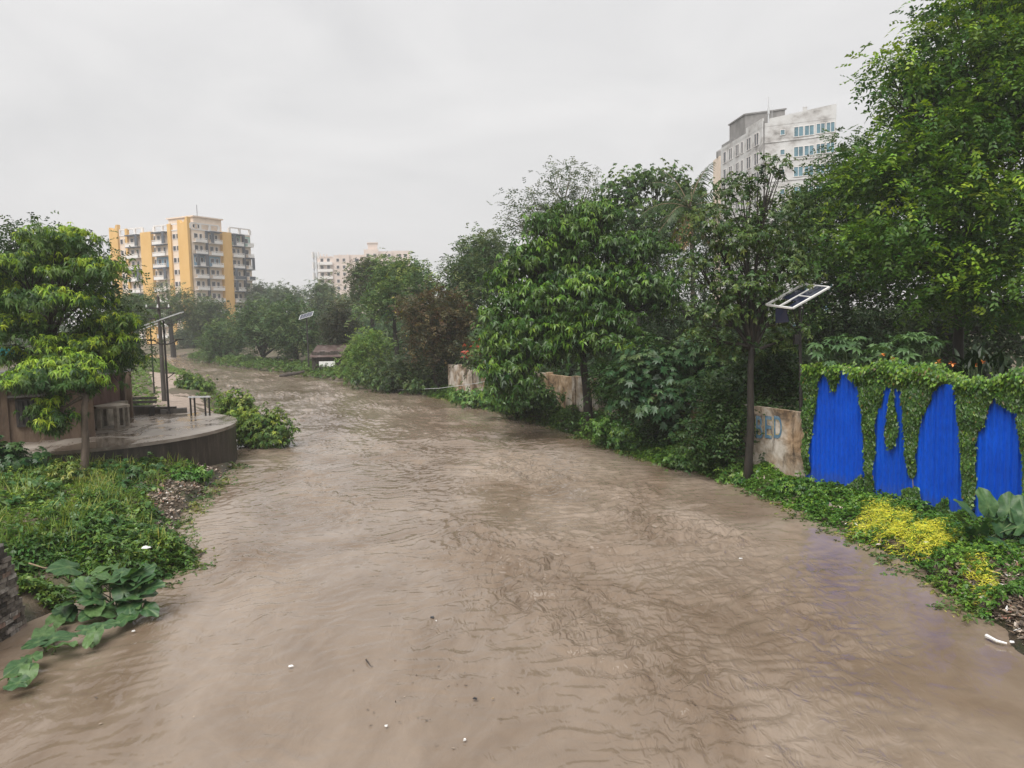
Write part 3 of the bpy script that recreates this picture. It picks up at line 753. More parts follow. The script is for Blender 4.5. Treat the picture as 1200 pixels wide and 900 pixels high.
p.inputs['Roughness'].default_value = 0.45; p.inputs['Specular IOR Level'].default_value = 0.16
MT['blue_sheet'] = m
bf = thing('sheet_fence', 'bright blue corrugated sheet fence half covered by hanging creeper', 'fence', F0)
SW, PITCHR = 1.06, 0.182
nsh = 11
for k in range(nsh):
    a = -0.15 + k * SW; mb = MB(); prof = []
    nr = int(round((SW + 0.03) / PITCHR))
    for j in range(nr):
        x = a + j * PITCHR
        prof += [(x, 0.0), (x + PITCHR * 0.42, 0.0), (x + PITCHR * 0.58, 0.05), (x + PITCHR * 0.84, 0.05)]
    prof.append((a + nr * PITCHR, 0.0))
    off = 0.004 * (k % 2); top = FT + random.uniform(-0.05, 0.06) + (0.1 if k < 2 else 0.0); bot = random.uniform(-0.03, 0.05)
    for side in (0, 1):
        b = len(mb.v)
        for (u, w_) in prof:
            P = F0 + FD * u + FN * (w_ + off - 0.0025 * side)
            mb.v.append((P.x, P.y, 0.47 + bot)); mb.v.append((P.x, P.y, top))
        for j in range(len(prof) - 1):
            q = (b + 2 * j, b + 2 * j + 2, b + 2 * j + 3, b + 2 * j + 1); mb.f.append(q if side == 0 else q[::-1])
    mb.build('sheet', 'blue_sheet', bf)
for k in range(5):
    P = F0 + FD * (0.2 + 2.6 * k) - FN * 0.09
    mb = MB(); mb.box((P.x, P.y, 0.3 + FT / 2), (0.07, 0.07, FT - 0.1), math.atan2(FD.y, FD.x)); mb.build('post', 'steel_dark', bf)
for zz in (1.0, 2.1, FT - 0.35):
    mb = MB(); mb.quadbox(F0 + ZUP * (zz - 0.5), FD, FN, ZUP, -0.1, nsh * SW - 0.3, -0.05, -0.012, 0, 0.05); mb.build('rail', 'steel_dark', bf)
# concrete footing under the sheets
mb = MB(); mb.quadbox(F0, FD, FN, ZUP, -0.1, nsh * SW, -0.1, 0.16, -0.4, -0.01); mb.build('footing', 'conc_pole', bf)

# ------------------------------------------------------------------ the old compound wall behind it
m, nt_, p, o = new_mat('old_wall')
v = coords(nt_); vs = coords(nt_, (1.2, 1.2, 0.4))
n1 = noise(nt_, 1.1, 8, 0.7, v, 0.4); n2 = noise(nt_, 2.6, 6, 0.7, vs); n3 = noise(nt_, 0.55, 4, 0.6, v)
r1 = ramp(nt_, n1.outputs[0], [(0.38, (0.09, 0.072, 0.056)), (0.47, (0.30, 0.25, 0.195)), (0.62, (0.56, 0.51, 0.455))])
r2 = ramp(nt_, n2.outputs[0], [(0.34, (0.16, 0.14, 0.13)), (0.47, (1, 1, 1))])
r3 = ramp(nt_, n3.outputs[0], [(0.42, (0.9, 0.66, 0.42)), (0.56, (1, 1, 1))])
c = mixc(nt_, 0.8, r1.outputs[0], r2.outputs[0], 'MULTIPLY'); c = mixc(nt_, 0.8, c, r3.outputs[0], 'MULTIPLY')
nt_.links.new(c, p.inputs['Base Color']); p.inputs['Roughness'].default_value = 0.85
bump(nt_, p, n1.outputs[0], 0.5, 0.03); MT['old_wall'] = m
cw = thing('compound_wall', 'long stained cream compound wall behind the right bank with faded painted letters', 'wall', F0 - FN * 0.4)
WT = 2.42
WO = F0 - FN * 0.30
line = [WO + FD * 0.4, WO - FD * 5.0, Vector((4.6, 37.5, 0)), Vector((2.1, 43, 0)), Vector((-2.6, 51.7, 0)), Vector((-4.6, 55.5, 0))]
k = 0
for a_, b_ in zip(line[:-1], line[1:]):
    a_ = Vector((a_.x, a_.y, 0)); b_ = Vector((b_.x, b_.y, 0)); L0 = (b_ - a_).length; n_ = max(1, round(L0 / 2.8)) if k else 1; L = L0 / n_
    dU = (b_ - a_).normalized(); dN = Vector((-dU.y, dU.x, 0))
    if dN.x > 0: dN = -dN
    for q in range(n_):
        dz = random.uniform(-0.05, 0.05); o0 = a_ + dU * (L * q)
        mb = MB(); mb.quadbox(o0, dU, dN, ZUP, 0.151, L - 0.151, -0.11, 0.09, -0.8, WT + dz); mb.build('panel', 'old_wall', cw)
        mb = MB(); mb.quadbox(o0, dU, dN, ZUP, -0.15, 0.15, -0.18, 0.15 if k else 0.12, -0.8, WT + 0.07 + dz); mb.build('pillar', 'old_wall', cw)
        k += 1
def on_wall(px, py):
    d = ray(px, py); t = (WO + FN * 0.095 - Vector((0, 0, EYE))).dot(FN) / d.dot(FN)
    return Vector((0, 0, EYE)) + d * t
m, nt_, p, o = new_mat('letter_paint')
n = noise(nt_, 5, 6, 0.7, coords(nt_)); r = ramp(nt_, n.outputs[0], [(0.3, (0.05, 0.11, 0.17)), (0.55, (0.10, 0.19, 0.27)), (0.75, (0.34, 0.33, 0.31))])
nt_.links.new(r.outputs[0], p.inputs['Base Color']); p.inputs['Roughness'].default_value = 0.85; MT['letter_paint'] = m
m, nt_, p, o = new_mat('letter_shadow'); p.inputs['Base Color'].default_value = (0.42, 0.33, 0.11, 1); p.inputs['Roughness'].default_value = 0.85; MT['letter_shadow'] = m
def letter(ch, px0, px1, pyt, pyb, off, mat, name):
    cu_ = bpy.data.curves.new(name, 'FONT'); cu_.body = ch; cu_.extrude = 0.002; cu_.offset = 0.012
    ob = bpy.data.objects.new(name, cu_); C.objects.link(ob)
    dg = bpy.context.evaluated_depsgraph_get()
    me = bpy.data.meshes.new_from_object(ob.evaluated_get(dg)); bpy.data.objects.remove(ob)
    co = np.array([v_.co[:] for v_ in me.vertices]); mn, mxx = co.min(0), co.max(0)
    A = on_wall(px0, pyb); B = on_wall(px1, pyb); T_ = on_wall(px0, pyt)
    wv = (B - A); wlen = Vector((wv.x, wv.y, 0)).length; hlen = T_.z - A.z
    for v_ in me.vertices:
        a = (v_.co.x - mn[0]) / (mxx[0] - mn[0]) * wlen; b_ = (v_.co.y - mn[1]) / (mxx[1] - mn[1]) * hlen
        P = A + FD * a + ZUP * b_ + FN * (off + v_.co.z * 0.5)
        v_.co = P - wl(cw)
    me.materials.clear(); me.materials.append(MT[mat])
    oo = bpy.data.objects.new(name, me); C.objects.link(oo); oo.parent = cw
for ch, a, b in (('B', 886, 894), ('E', 896.5, 904.5), ('D', 907, 916.5)):
    letter(ch, a - 0.6, b + 0.2, 488, 511.5, 0.004, 'letter_shadow', 'letter_shade')
    letter(ch, a, b, 487, 513, 0.009, 'letter_paint', 'letter')

# ------------------------------------------------------------------ solar street lamps
m, nt_, p, o = new_mat('solar_cell'); p.inputs['Base Color'].default_value = (0.012, 0.016, 0.04, 1); p.inputs['Roughness'].default_value = 0.15; MT['solar_cell'] = m
def panel_grid(mbf, mbc, O, U, V, W, w, l, nu=4, nv=6):
    mbf.quadbox(O, U, V, W, -w / 2, w / 2, -l / 2, -l / 2 + 0.05, -0.02, 0.025); mbf.quadbox(O, U, V, W, -w / 2, w / 2, l / 2 - 0.05, l / 2, -0.02, 0.025)
    mbf.quadbox(O, U, V, W, -w / 2, -w / 2 + 0.05, -l / 2 + 0.05, l / 2 - 0.05, -0.02, 0.025); mbf.quadbox(O, U, V, W, w / 2 - 0.05, w / 2, -l / 2 + 0.05, l / 2 - 0.05, -0.02, 0.025)
    mbc.quadbox(O, U, V, W, -w / 2 + 0.05, w / 2 - 0.05, -l / 2 + 0.05, l / 2 - 0.05, 0.0, 0.012); mbf.quadbox(O, U, V, W, -w / 2 + 0.05, w / 2 - 0.05, -l / 2 + 0.05, l / 2 - 0.05, -0.014, -0.002)
    for i in range(1, nu):
        x = -w / 2 + w * i / nu; mbf.quadbox(O, U, V, W, x - 0.004, x + 0.004, -l / 2 + 0.05, l / 2 - 0.05, 0.0125, 0.015)
    for i in range(1, nv):
        x = -l / 2 + l * i / nv; mbf.quadbox(O, U, V, W, -w / 2 + 0.05, w / 2 - 0.05, x - 0.004, x + 0.004, 0.0155, 0.017)
def solar_lamp(label, base, h, U, V, w, l, r=0.05, bracket=True, lamp_z=0.75):
    t = thing('solar_street_lamp', label, 'street lamp', base, 'solar street lamps on the banks')
    base = Vector(base); top = base + ZUP * h
    mb = MB(); mb.tube([base - ZUP * 0.3, base + ZUP * h * 0.5, top], [r, r * 0.9, r * 0.75], 8)
    mb.tube([base - ZUP * 0.05, base + ZUP * 0.12], [r * 2.2, r * 2.0], 8); mb.build('pole', 'steel_dark', t)
    U = U.normalized(); V = V.normalized(); W = U.cross(V).normalized()
    if W.z < 0: W = -W
    f, c = MB(), MB(); panel_grid(f, c, top + W * 0.08, U, V, W, w, l)
    pf = f.build('solar_panel', 'steel_grey', t); pc = c.build('cells', 'solar_cell', t); pc.parent = pf
    zl = h * lamp_z
    for sg in (-1, 1):
        a = base + ZUP * zl; e = a + Vector((sg * 0.5, 0.1, 0.16))
        mb = MB(); mb.tube([a, a + Vector((sg * 0.25, 0.05, 0.02)), e], 0.028, 6)
        ar = mb.build('arm', 'steel_dark', t)
        mb = MB(); mb.box(e + Vector((sg * 0.12, 0, 0.03)), (0.34, 0.13, 0.05)); q = mb.build('lamp_head', 'steel_dark', t); q.parent = ar
    if bracket:
        mb = MB(); a = base + ZUP * h * 0.44
        mb.tube([a, a + Vector((0.34, 0.05, 0))], 0.02, 5); mb.tube([a + Vector((0.34, 0.05, 0)), a + Vector((0.05, 0, -0.22))], 0.02, 5); mb.tube([a, a - Vector((0.25, 0, -0.03))], 0.02, 5)
        mb.build('bracket', 'steel_dark', t)
    return t
TZ = 1.6                                                     # level of the round terrace
b1_ = atz(198, 485, TZ); b1_.z = TZ
tp = at(191, 376, b1_.y)
solar_lamp('dark pole solar lamp standing on the round terrace beside the concrete table', b1_, tp.z - TZ, Vector((1, 0.25, 0.36)), Vector((-0.25, 1, 0.05)), 1.75, 0.95)
b2_ = atz(181, 462, 1.25); tp = at(175, 384, b2_.y)
solar_lamp('thin pole solar lamp behind the terrace lamp by the river path', (b2_.x, b2_.y, 1.2), tp.z - 1.2, Vector((1, 0.25, 0.40)), Vector((-0.25, 1, 0.05)), 1.75, 0.95, r=0.05, bracket=False)
p3 = at(362, 432, 84); p3.z = gz(p3.x, p3.y); tp = at(360, 370.5, 84)
solar_lamp('small far solar lamp with pale panel beside the rusty shack', p3, tp.z - p3.z, Vector((1, 0.1, 0.28)), Vector((-0.1, 1, 0.42)), 1.5, 1.3, r=0.085, bracket=False)

# the damaged one by the fence: two long panels, one module hanging
pb = atz(939.5, 551, 0.5); tpz = at(937, 357, pb.y).z
lp = thing('solar_street_lamp', 'solar lamp beside the blue fence with one broken panel hanging from its tilted frame', 'street lamp', pb, 'solar street lamps on the banks')
top = Vector((at(937, 357, pb.y).x, pb.y, tpz))
mb = MB(); mb.tube([pb - ZUP * 0.3, pb.lerp(top, 0.5), top], [0.055, 0.05, 0.04], 8); mb.build('pole', 'steel_dark', lp)
c1_, c2_, c3_, c4_ = (at(900.5, 357.5, pb.y - 0.55), at(926.5, 360.5, pb.y - 0.9), at(969.5, 336, pb.y + 0.3), at(943, 335, pb.y + 0.75))
ctr = (c1_ + c2_ + c3_ + c4_) / 4
PU = (c3_ - c2_).normalized(); PV = (c4_ - c3_); PVn = (PV - PU * PV.dot(PU)).normalized(); PW = PU.cross(PVn)
if PW.z < 0: PW = -PW
plen = (c3_ - c2_).length; pwid = max(0.9, abs(PV.dot(PVn)))
f = MB()
for sgn in (-1, 1):
    f.quadbox(ctr, PU, PVn, PW, -plen / 2, plen / 2, sgn * pwid / 2 - 0.03, sgn * pwid / 2 + 0.03, -0.02, 0.03)
    f.quadbox(ctr, PU, PVn, PW, sgn * plen / 2 - 0.03, sgn * plen / 2 + 0.03, -pwid / 2 + 0.03, pwid / 2 - 0.03, -0.02, 0.03)
f.quadbox(ctr, PU, PVn, PW, -plen / 2 + 0.03, plen / 2 - 0.03, -0.025, 0.025, -0.02, 0.03)
f.quadbox(ctr, PU, PVn, PW, -0.02, 0.02, -pwid / 2 + 0.03, -0.025, -0.02, 0.03)
pf = f.build('panel_frame', 'white_paint', lp)
c = MB()
c.quadbox(ctr, PU, PVn, PW, -plen / 2 + 0.08, plen / 2 - 0.05, -pwid / 2 + 0.05, -pwid / 4 - 0.01, -0.012, 0.012)
c.quadbox(ctr, PU, PVn, PW, -plen / 2 + 0.6, plen / 2 - 0.05, -pwid / 4 + 0.02, -0.035, -0.012, 0.012)
c.quadbox(ctr, PU, PVn, PW, -plen / 2 + 0.7, plen / 2 - 0.5, 0.06, pwid / 2 - 0.12, -0.012, 0.012)
q = c.build('cells', 'solar_cell', lp); q.parent = pf
h1, h2, h3, h4 = at(909, 361, pb.y - 0.6), at(921, 361, pb.y - 0.8), at(925, 377, pb.y - 0.75), at(909, 379, pb.y - 0.55)
mb = MB(); nrm = (h2 - h1).cross(h4 - h1).normalized() * 0.02
b = len(mb.v); mb.v += [tuple(x + nrm) for x in (h1, h2, h3, h4)] + [tuple(x - nrm) for x in (h1, h2, h3, h4)]
mb.f += [(0, 1, 2, 3), (7, 6, 5, 4), (0, 4, 5, 1), (1, 5, 6, 2), (2, 6, 7, 3), (3, 7, 4, 0)]; mb.build('hanging_module', 'solar_cell', lp)
mb = MB(); a = pb.lerp(top, 0.84)
mb.tube([a, ctr + PU * 0.45 - PW * 0.03], 0.022, 5); mb.tube([a, ctr - PU * 0.45 - PW * 0.03], 0.022, 5); mb.tube([top, ctr - PW * 0.03], 0.03, 6)
mb.tube([a - ZUP * 0.1, a + Vector((-0.32, -0.1, 0.2))], 0.02, 5); mb.tube([a - ZUP * 0.1, a + Vector((0.32, 0.1, 0.2))], 0.02, 5); mb.build('bracket', 'steel_dark', lp)
mb = MB(); mb.box(a + Vector((-0.12, 0, -0.25)), (0.14, 0.2, 0.3)); mb.build('control_box', 'steel_dark', lp)

# concrete utility pole by the path
ub = atz(192.5, 468, 1.25); uz = at(191.5, 347, ub.y).z
up = thing('utility_pole', 'thick grey concrete utility pole between the two left solar lamps', 'pole', (ub.x, ub.y, 1.1))
mb = MB(); mb.tube([(ub.x, ub.y, 0.9), (ub.x, ub.y, uz * 0.6), (ub.x, ub.y, uz)], [0.14, 0.115, 0.08], 8); mb.build('shaft', 'conc_pole', up)
mb = MB(); mb.box((ub.x, ub.y - 0.14, uz - 0.7), (1.5, 0.08, 0.08)); mb.box((ub.x, ub.y - 0.14, uz - 1.3), (1.1, 0.08, 0.08)); mb.build('crossarm', 'steel_dark', up)
for dx in (-0.65, 0.0, 0.65):
    mb = MB(); mb.tube([(ub.x + dx, ub.y - 0.14, uz - 0.66), (ub.x + dx, ub.y - 0.14, uz - 0.48)], [0.05, 0.03], 6); mb.build('insulator', 'white_paint', up)
# ------------------------------------------------------------------ left bank: terrace, house, table, brick wall
m, nt_, p, o = new_mat('wet_terrace')
v = coords(nt_, (1, 0.6, 1)); n1 = noise(nt_, 0.9, 6, 0.6, v, 0.8); n2 = noise(nt_, 12, 4, 0.6, v)
r1 = ramp(nt_, n1.outputs[0], [(0.38, (0.10, 0.08, 0.062)), (0.5, (0.19, 0.16, 0.135)), (0.66, (0.30, 0.265, 0.23))])
rr_ = ramp(nt_, n1.outputs[0], [(0.42, (0.12,) * 3), (0.6, (0.5,) * 3)])
nt_.links.new(r1.outputs[0], p.inputs['Base Color']); nt_.links.new(rr_.outputs[0], p.inputs['Roughness']); bump(nt_, p, n2.outputs[0], 0.2, 0.01)
MT['wet_terrace'] = m
m, nt_, p, o = new_mat('stained_retaining')
v = coords(nt_, (1.6, 1.6, 0.28)); n1 = noise(nt_, 2.2, 7, 0.7, v); n2 = noise(nt_, 9, 5, 0.7, coords(nt_))
r1 = ramp(nt_, n1.outputs[0], [(0.3, (0.012, 0.010, 0.008)), (0.52, (0.032, 0.025, 0.020)), (0.72, (0.09, 0.073, 0.058))])
nt_.links.new(r1.outputs[0], p.inputs['Base Color']); p.inputs['Roughness'].default_value = 0.45; bump(nt_, p, n2.outputs[0], 0.6, 0.03)
MT['stained_retaining'] = m
TC = (-16.7, 29.7); TR = 5.55
ter = thing('terrace', 'round wet concrete terrace with dark stained retaining wall beside the river', 'terrace', (TC[0], TC[1], 0))
N = 72
circ = [(TC[0] + TR * math.cos(2 * math.pi * i / N), TC[1] + TR * math.sin(2 * math.pi * i / N)) for i in range(N)]
mb = MB(); mb.prism(circ, -0.8, TZ - 0.12); mb.build('retaining_wall', 'stained_retaining', ter)
mb = MB(); mb.prism([(TC[0] + (x - TC[0]) * 1.012, TC[1] + (y - TC[1]) * 1.012) for x, y in circ], TZ - 0.117, TZ); mb.build('deck', 'wet_terrace', ter)
mb = MB(); mb.prism([(-30, 27), (-19.5, 24.2), (-17, 35.2), (-30, 36)], 0.2, TZ - 0.004); mb.build('back_deck', 'wet_terrace', ter)

# concrete table of five posts under a slab
tb_l = atz(131, 502, TZ)
tt = thing('concrete_table', 'low concrete table with a thin slab on stout posts, on the round terrace', 'table', (tb_l.x, tb_l.y, TZ))
MT['table_conc'] = surf('table_conc', [(0.35, (0.13, 0.11, 0.085)), (0.65, (0.30, 0.26, 0.21))], 3, 0.6, (1, 1, 1), 0.3)
tx, ty = tb_l.x, tb_l.y
mb = MB()
hexa = [(tx + 0.72 * math.cos(a) , ty + 0.62 * math.sin(a)) for a in [math.pi / 3 * i + 0.2 for i in range(6)]]
mb.prism(hexa, TZ + 0.82, TZ + 0.92); mb.build('table_top', 'table_conc', tt)
for i in range(6):
    x = tx + 0.60 * math.cos(math.pi / 3 * i + 0.2); y = ty + 0.5 * math.sin(math.pi / 3 * i + 0.2)
    mb = MB(); mb.box((x, y, TZ + 0.41), (0.13, 0.13, 0.819)); mb.build('leg', 'table_conc', tt)
mb = MB(); mb.prism([(tx + (x - tx) * 1.05, ty + (y - ty) * 1.05) for x, y in hexa], TZ + 0.003, TZ + 0.07); mb.build('plinth', 'table_conc', tt)

# bench and kerb at the back edge of the terrace
bq = atz(163, 488, TZ)
bn = thing('park_bench', 'low dark slatted bench at the back edge of the round terrace', 'bench', (bq.x, bq.y, TZ))
for k in range(3):
    mb = MB(); mb.box((bq.x, bq.y + 0.16 * k, TZ + 0.42), (1.25, 0.13, 0.05)); mb.build('slat', 'conc_pole', bn)
for k in range(2):
    mb = MB(); mb.box((bq.x, bq.y + 0.40 + 0.03 * k, TZ + 0.6 + 0.16 * k), (1.25, 0.05, 0.12)); mb.build('slat', 'conc_pole', bn)
for sx in (-0.5, 0.5):
    mb = MB(); mb.box((bq.x + sx, bq.y + 0.16, TZ + 0.2), (0.08, 0.4, 0.39)); mb.build('leg', 'steel_dark', bn)
kb = thing('kerb_wall', 'low dark kerb wall behind the terrace bench', 'wall', (bq.x, bq.y + 0.9, TZ))
mb = MB(); mb.box((bq.x - 0.4, bq.y + 1.0, TZ + 0.05), (3.2, 0.2, 0.5)); mb.build('wall', 'stained_retaining', kb)
pd = thing('plant_box', 'square grey planter slab at the foot of the terrace lamp', 'planter', (b1_.x + 0.1, b1_.y + 0.2, TZ))
mb = MB(); mb.box((b1_.x + 0.1, b1_.y + 0.3, TZ + 0.1), (1.1, 0.5, 0.2), 0.4); mb.build('box', 'conc_pole', pd)

# steel hoop barrier
hp1, hp2 = atz(226.5, 487, TZ), atz(243.5, 487, TZ)
hb = thing('hoop_barrier', 'dark steel hoop barrier with doubled posts where the terrace meets the river path', 'barrier', hp1)
hh = at(226.5, 466, hp1.y).z - TZ
for q in (hp1, hp2):
    for d in (-0.09, 0.09):
        mb = MB(); mb.box((q.x + d, q.y, TZ + hh / 2 - 0.1), (0.06, 0.06, hh + 0.2)); mb.build('post', 'steel_dark', hb)
mb = MB(); mb.box(((hp1.x + hp2.x) / 2, (hp1.y + hp2.y) / 2, TZ + hh + 0.033), (abs(hp2.x - hp1.x) + 0.28, 0.08, 0.06)); mb.build('rail', 'steel_grey', hb)

# brown house behind the left trees
m, nt_, p, o = new_mat('brown_plaster')
v = coords(nt_, (1.2, 1.2, 0.3)); n1 = noise(nt_, 1.8, 7, 0.7, v); n2 = noise(nt_, 10, 5, 0.6, coords(nt_))
r1 = ramp(nt_, n1.outputs[0], [(0.3, (0.04, 0.026, 0.017)), (0.5, (0.10, 0.066, 0.044)), (0.72, (0.20, 0.145, 0.10))])
nt_.links.new(r1.outputs[0], p.inputs['Base Color']); p.inputs['Roughness'].default_value = 0.85; bump(nt_, p, n2.outputs[0], 0.4, 0.02); MT['brown_plaster'] = m
MT['red_plaster'] = surf('red_plaster', [(0.3, (0.04, 0.02, 0.016)), (0.5, (0.085, 0.042, 0.032)), (0.75, (0.16, 0.10, 0.08))], 1.6, 0.85, (1, 1, 0.4), 0.4)
YH = 27.0
hA, hB = at(-40, 520, YH - 1.2), at(60, 520, YH)
hs_ = thing('house', 'brown stained plaster house with a dark barred window, at the left edge', 'house', (hA.x, hA.y, 1.2))
Uh = (Vector((hB.x, hB.y, 0)) - Vector((hA.x, hA.y, 0))).normalized(); Wh = Vector((Uh.y, -Uh.x, 0))
HO = Vector((hA.x, hA.y, 0)); hl = (Vector((hB.x, hB.y, 0)) - HO).length
zt_ = at(20, 442, YH).z; print('house top', zt_)
mb = MB(); mb.quadbox(HO, Uh, ZUP, Wh, -2, hl + 1.4, 0.3, zt_, -4, 0); mb.build('wall', 'brown_plaster', hs_)
mb = MB(); mb.quadbox(HO, Uh, ZUP, Wh, -2.2, hl - 0.6, zt_ + 0.001, zt_ + 0.1, -4.2, 0.55)
ro = mb.build('roof', 'grey_cement', hs_)
fh = Face(HO, Uh, Wh, hs_)
wu = hl * 0.73
zc = (at(38, 466, YH).z + at(38, 498, YH).z) / 2
wn = fh.window(wu, zc, 0.62, 0.98, 'void', 'steel_dark', 3)
mb = MB(); mb.quadbox(HO, Uh, ZUP, Wh, wu - 0.5, wu + 0.6, zc + 0.56, zc + 0.62, 0.0, 0.42); mb.build('sunshade', 'conc_pole', hs_)
for u in (wu - 1.1, wu - 0.62):
    mb = MB(); mb.quadbox(HO, Uh, ZUP, Wh, u - 0.09, u + 0.09, 0.3, zt_ - 0.01, 0.0, 0.09); mb.build('pillar', 'brown_plaster', hs_)
# reddish outhouse right of it
rA, rB = at(100, 500, 29.6), at(158, 500, 33.5)
rh = thing('outhouse', 'low red brown outhouse wall with a flat slab roof behind the concrete table', 'outhouse', (rA.x, rA.y, 1.4))
RO = Vector((rA.x, rA.y, 0)); Uo = (Vector((rB.x, rB.y, 0)) - RO).normalized(); Wo = Vector((Uo.y, -Uo.x, 0)); rl = (Vector((rB.x, rB.y, 0)) - RO).length
zo = at(130, 438, 31).z
mb = MB(); mb.quadbox(RO, Uo, ZUP, Wo, -1.5, rl * 0.72, 0.8, zo, -3, 0); mb.build('wall', 'red_plaster', rh)
mb = MB(); mb.quadbox(RO, Uo, ZUP, Wo, -1.7, rl * 0.72 + 0.2, zo + 0.001, zo + 0.1, -3.2, 0.5); mb.build('roof', 'grey_cement', rh)
mb = MB(); mb.quadbox(RO, Uo, ZUP, Wo, -0.3, rl * 0.72 - 0.05, TZ, TZ + 0.85, 0.0, 0.35); mb.build('ledge', 'table_conc', rh)
for u in (rl * 0.82, rl * 0.95):
    mb = MB(); mb.quadbox(RO, Uo, ZUP, Wo, u, u + 0.16, 1.0, zo - 0.05, -0.2, 0); mb.build('pillar', 'brown_plaster', rh)
mb = MB(); mb.quadbox(RO, Uo, ZUP, Wo, rl * 0.75, rl * 0.98, 1.0, zo - 0.3, -2.6, -2.5); mb.build('door', 'void', rh)
# turquoise sheets hanging behind the roof
MT['turquoise'] = surf('turquoise', [(0.3, (0.01, 0.30, 0.33)), (0.7, (0.03, 0.5, 0.52))], 4, 0.5, (1, 1, 1), 0.3)
for (px, py, w_, lab) in ((4, 412, 0.7, 'turquoise cloth hung above the brown house roof, at the left edge'), (21, 412, 0.42, 'small turquoise cloth hung right of the larger one above the roof')):
    q = at(px, py, 27.5); t = thing('hanging_cloth', lab, 'cloth', q)
    V = []; F = []
    for j in range(5):
        for i in range(7):
            x = (i / 6 - 0.5) * w_; z = (0.5 - j / 4) * 0.42
            V.append((q.x + x, q.y + 0.06 * math.sin(i * 1.7 + j) , q.z + z - 0.06 * math.cos(x * 6)))
    F = [(j * 7 + i, j * 7 + i + 1, j * 7 + i + 8, j * 7 + i + 7) for j in range(4) for i in range(6)]
    mb = MB(); mb.v = V; mb.f = F; mb.build('sheet', 'turquoise', t, smooth=True)
    mb = MB(); mb.tube([q + Vector((-0.5, 0, 0.22)), q + Vector((0.5, 0, 0.24))], 0.012, 5); mb.build('line', 'steel_dark', t)

# broken brick wall at the left edge
MT['mortar'] = surf('mortar', [(0.3, (0.035, 0.03, 0.026)), (0.7, (0.09, 0.08, 0.07))], 9, 0.9, (1, 1, 1), 0.6, 0.02)
MT['brick'] = []
m, nt_, p, o = new_mat('brick')
oi = nt_.nodes.new('ShaderNodeObjectInfo'); v = coords(nt_); n1 = noise(nt_, 7, 6, 0.7, v); n2 = noise(nt_, 30, 4, 0.7, v)
ra = ramp(nt_, oi.outputs['Random'], [(0.0, (0.06, 0.05, 0.042)), (0.3, (0.16, 0.135, 0.115)), (0.6, (0.27, 0.235, 0.205)), (0.85, (0.40, 0.365, 0.335)), (1.0, (0.22, 0.12, 0.085))])
rb = ramp(nt_, n1.outputs[0], [(0.36, (0.35, 0.34, 0.33)), (0.6, (1.1, 1.1, 1.1))])
nt_.links.new(mixc(nt_, 1.0, ra.outputs[0], rb.outputs[0], 'MULTIPLY'), p.inputs['Base Color']); p.inputs['Roughness'].default_value = 0.75; bump(nt_, p, n2.outputs[0], 0.6, 0.02)
MT['brick'] = m
_q = atz(31, 733, 0.0); BX = _q.x; bw = thing('brick_wall', 'broken old brick wall with a dark mortar cap standing in the water, at the left edge', 'wall', (BX, 13, 0))
BT = at(19, 631, _q.y).z; Y1 = _q.y - 0.28
mb = MB(); mb.prism([(BX - 0.5, 11.0), (BX - 0.03, 11.0), (BX - 0.03, Y1 - 0.05), (BX - 0.5, Y1 - 0.05)], -0.8, BT - 0.16); mb.build('core', 'mortar', bw)
mb = MB(); mb.prism([(BX - 0.52, 11.0), (BX + 0.0, 11.0), (BX + 0.01, Y1 - 0.2), (BX - 0.1, Y1 - 0.02), (BX - 0.52, Y1 - 0.06)], BT - 0.157, BT); mb.build('coping', 'mortar', bw)
protos = []
def brick_mesh(seed):
    r_ = random.Random(seed); me = bpy.data.meshes.new('brick'); L, D, Hh = 0.215, 0.10, 0.072; v_ = []
    for sx in (-1, 1):
        for sy in (-1, 1):
            for sz in (-1, 1):
                v_.append((sx * D / 2 + r_.uniform(-.008, .008), sy * L / 2 + r_.uniform(-.012, .012), sz * Hh / 2 + r_.uniform(-.006, .006)))
    f_ = [(0, 1, 3, 2), (4, 6, 7, 5), (0, 4, 5, 1), (2, 3, 7, 6), (0, 2, 6, 4), (1, 5, 7, 3)]
    me.from_pydata(v_, [], f_); me.materials.append(MT['brick']); return me
BM = [brick_mesh(s) for s in range(5)]
rows = int((BT - 0.16) / 0.086)
for rj in range(rows):
    z = 0.02 + rj * 0.086
    yend = Y1 + 0.30 * (1 - rj / rows) - 0.02 + random.uniform(-0.05, 0.05)
    y = yend - 0.11 - (0.11 if rj % 2 else 0)
    if rj % 2:
        b = bpy.data.objects.new('brick', BM[rj % 5]); C.objects.link(b); b.parent = bw
        b.location = (-0.03 + random.uniform(-.012, .012), yend - 0.055 - 13, z); b.scale = (1, 0.46, 1)
        y = yend - 0.225
    while y > 12.45:
        if random.random() > 0.03:
            b = bpy.data.objects.new('brick', random.choice(BM)); C.objects.link(b); b.parent = bw
            b.location = (-0.025 + random.uniform(-.018, .014), y - 13, z + random.uniform(-.004, .004)); b.rotation_euler = (0, 0, random.uniform(-.04, .04))
        y -= 0.232
    # end face bricks
    for kx in range(2):
        b = bpy.data.objects.new('brick', random.choice(BM)); C.objects.link(b); b.parent = bw
        b.location = (-0.19 - 0.23 * kx, yend - 13 - 0.06, z); b.rotation_euler = (0, 0, math.pi / 2 + random.uniform(-.05, .05))

